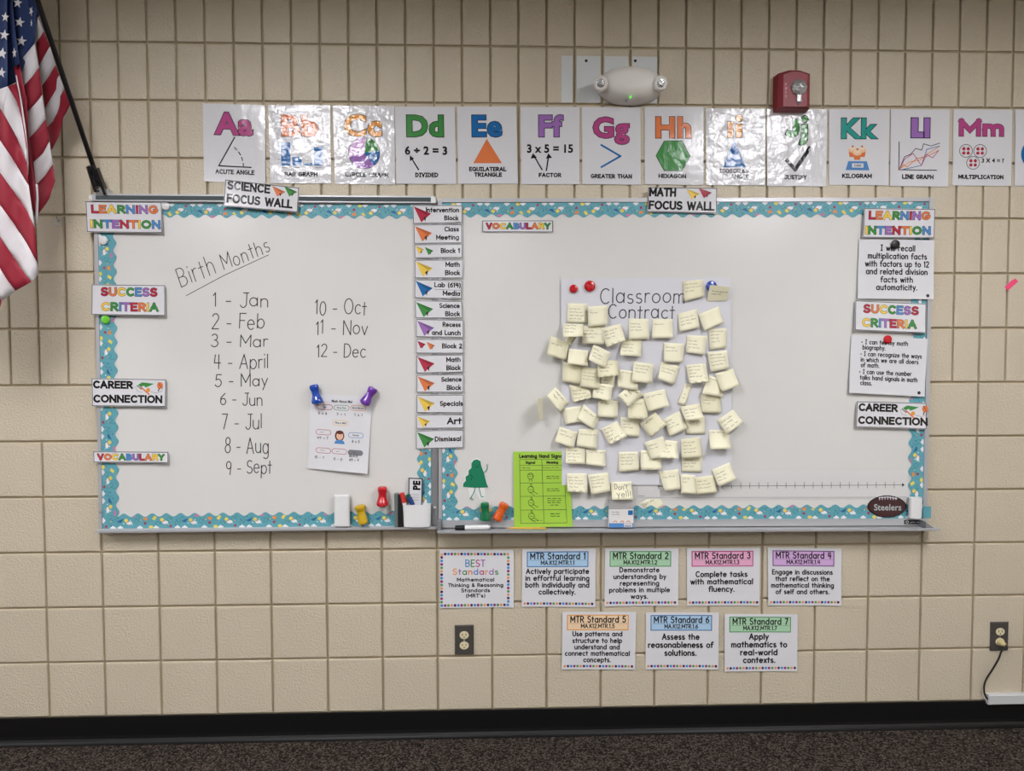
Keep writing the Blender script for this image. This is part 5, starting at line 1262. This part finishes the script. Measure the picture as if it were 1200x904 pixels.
for sx2 in (-1, 1):
    px_ = 737 + sx2 * 33.5
    p = W(px_, 99, .05); q = W(px_ - sx2 * .5, 99.8, .086); q = Vector((p.x + sx2 * .004, -.086, p.z - .008))
    mb = MB(); mb.lathe(p, q, [(0, .021), (.15, .028), (.85, .028), (1, .023)], 8); h = mb.build('lamp_head', M_em, t)
    mb = MB(); ax = (q - p).normalized(); mb.lathe(q - ax * .001, q + ax * .003, [(0, .016), (.6, .014), (1, .006)], 16); mb.build('lens', mat('lens_chrome', (190, 192, 194), .2, metal=.8, bump=.5, bscale=200, bdist=.003), h)
def dot(px_, py_, d, r, m, nm, par, dz=.003):
    p = W(px_, py_, d); mb = MB(); mb.lathe(p, p + Vector((0, -dz, 0)), [(0, r), (1, r * .8)], 12); return mb.build(nm, m, par)
dot(738.5, 114.6, .068, .0036, mat('green_led', (90, 230, 60), .4, em=1.0), 'indicator_led', t, .012)
dot(733.6, 118.2, .060, .0045, M_aludark, 'test_button', t, .012)
# fire alarm strobe
a = W(911.8, 127.3, .05); b = W(951, 81, .05); M_fa = mat('alarm_red', (134, 28, 42), .42, .4)
t = thing('fire_alarm', Vector(((a.x + b.x) / 2, 0, a.z)), 'dark red fire alarm strobe mounted above the Jj poster', 'fire alarm')
xc = (a.x + b.x) / 2; mb = MB()
def oct_(x0, x1, z0, z1, y, ch): return [(x0, y, z0), (x1, y, z0), (x1, y, z1 - ch), (xc + (x1 - xc) * .35, y, z1), (xc - (xc - x0) * .35, y, z1), (x0, y, z1 - ch)]
A1 = oct_(a.x, b.x, a.z, b.z, 0, .012); A2 = oct_(a.x + .002, b.x - .002, a.z + .002, b.z - .002, -.042, .012); A3 = oct_(a.x + .016, b.x - .016, a.z + .006, b.z - .012, -.056, .01)
for P1, P2 in ((A1, A2), (A2, A3)):
    mb.add(list(P1) + list(P2), [(i, (i + 1) % 6, 6 + (i + 1) % 6, 6 + i) for i in range(6)])
mb.add(A3, [tuple(range(6))]); mb.add(A1, [tuple(range(5, -1, -1))]); mb.build('housing', M_fa, t)
M_strobe = mat('strobe_lens', (205, 208, 212), .12, .6, metal=.7, bump=.9, bscale=90, bdist=.006)
p = W(936, 102.5, .056); mb = MB(); mb.lathe(p, p + Vector((0, -.02, 0)), [(0, .031), (.3, .029), (.6, .022), (.9, .010), (1, .003)], 8); mb.build('strobe', M_strobe, t)
mb = MB(); pbox(mb, 934, 110, 939.6, 119, .056, .062, 0, .001); mb.build('strobe_window', M_strobe, t)
dot(936, 121.5, .056, .004, M_black, 'screw', t)
FA = Sheet([(912, 81), (951, 81), (951, 127), (912, 127)], .0505); FA.obj = t; I = Ink(FA)
for k2, ch in enumerate('FIRE'):
    I.block(ch, 919.2, 921.6, 101 + k2 * 4.6, 3, mat('alarm_letter', (196, 120, 124), .5), off=.02)
I.v = [Vector((v.x, -.0566, v.z)) for v in I.v]; I.build('lettering')
# outlets
def outlet(x0, y0, x1, y1, label, plug):
    a = W(x0, y1, .006); b = W(x1, y0, .006); t = thing('power_outlet', Vector(((a.x + b.x) / 2, 0, a.z)), label, 'outlet', 'grey duplex outlets low on the wall')
    mb = MB(); mb.box(a.x, b.x, -.007, 0.0, a.z, b.z, 0, .003); mb.build('cover_plate', mat('outlet_plate_grey', (84, 80, 76), .35, .5, metal=.3), t)
    xm = (a.x + b.x) / 2; zm = (a.z + b.z) / 2
    for s_ in (1, -1):
        zc = zm + s_ * .0195; pts = A(0, 0, .017, .0145, 0, 360, 20)[:-1]
        n = len(pts); vs = [Vector((xm + x_, y_, zc + z_)) for y_ in (-.0065, -.0088) for x_, z_ in pts]
        r = mk('receptacle', vs, [tuple(range(n, 2 * n))] + [(i, (i + 1) % n, n + (i + 1) % n, n + i) for i in range(n)], mat('ivory_plastic', (216, 206, 170), .4), t)
        mb = MB()
        for sx2 in (-1, 1): mb.box(xm + sx2 * .0065 - .0012, xm + sx2 * .0065 + .0012, -.0091, -.0085, zc - .002, zc + .0062)
        mb.lathe((xm, -.0085, zc - .0075), (xm, -.0091, zc - .0075), [(0, .0026), (1, .0026)], 8)
        mb.build('slots', M_black, r)
    mb = MB(); mb.lathe((xm, -.0065, zm), (xm, -.0082, zm), [(0, .003), (1, .0026)], 10); mb.build('screw', M_metal, t)
    return xm, zm
outlet(533, 733, 555, 768, 'grey duplex outlet below the best standards card', False)
xm, zm = outlet(1160.8, 729.4, 1182.4, 763.4, 'grey duplex outlet at the far right with a cord plugged in', True)
t = thing('electric_cable', Vector((xm, -.01, zm - .04)), 'black power cord hanging from the right outlet into the raceway', 'cord')
mb = MB(); mb.lathe((xm, -.0095, zm - .0195), (xm + .002, -.034, zm - .022), [(0, .0125), (.3, .0125), (.6, .008), (1, .006)], 14); mb.build('plug', mat('ivory_plug', (206, 190, 140), .45), t)
pts = [Vector((xm + .002, -.034, zm - .022)), Vector((xm + .006, -.040, zm - .030))] + [W(x_, y_, d_) for x_, y_, d_ in ((1174, 763, .036), (1170, 773, .03), (1163, 785, .024), (1156.5, 795, .02), (1153.6, 803, .018), (1153.5, 812, .016), (1156, 818, .015), (1159.5, 821, .014))]
def smooth(p, n=5):
    out = []
    for i in range(len(p) - 1):
        a, b, c, d = p[max(i - 1, 0)], p[i], p[i + 1], p[min(i + 2, len(p) - 1)]
        for k_ in range(n):
            u = k_ / n; out.append(.5 * ((2 * b) + (c - a) * u + (2 * a - 5 * b + 4 * c - d) * u * u + (3 * b - a - 3 * c + d) * u ** 3))
    return out + [p[-1]]
mb = MB(); mb.tube(smooth(pts), .0032, 10); mb.build('cable', M_black, t)
a = W(1158.5, 826.5, .02); b = W(1330, 814.5, .02)
mb = MB(); mb.box(a.x, b.x, -.022, -.0003, a.z, a.z + .038, 0, .003)
t = mb.build('cable_raceway', mat('raceway_white', (196, 198, 198), .4, .5), label='white cable raceway low at the right edge above the baseboard', cat='raceway')
# pink tape, wall clip
mb = MB(); mb.prism([(1177.6, 336), (1181, 341), (1193.2, 330), (1190, 326.6), (1186, 328.6)], -.0, .0010)
mb.build('tape_strip', mat('pink_tape', (238, 74, 124), .5), label='small pink tape scrap on the wall right of the boards', cat='tape')
t = thing('wall_clip', W(67.5, 265, 0), 'small clear hook stuck on the wall beside the flag', 'hook')
mb = MB(); pbox(mb, 63.8, 256, 71.6, 264.6, -.0, .003, 0, .0008); mb.build('base_plate', mat('clip_clear', (214, 210, 200), .2, .6), t)
mb = MB(); mb.tube([W(66, 252.5, .006), W(67.6, 258, .009), W(68.4, 260.5, .006), W(70, 257, .008)], .0014, 8); mb.build('wire_hook', M_aludark, t)

bpy.data.scenes.remove(_tmp)
for o in bpy.data.objects:
    if 'org' in o: del o['org']
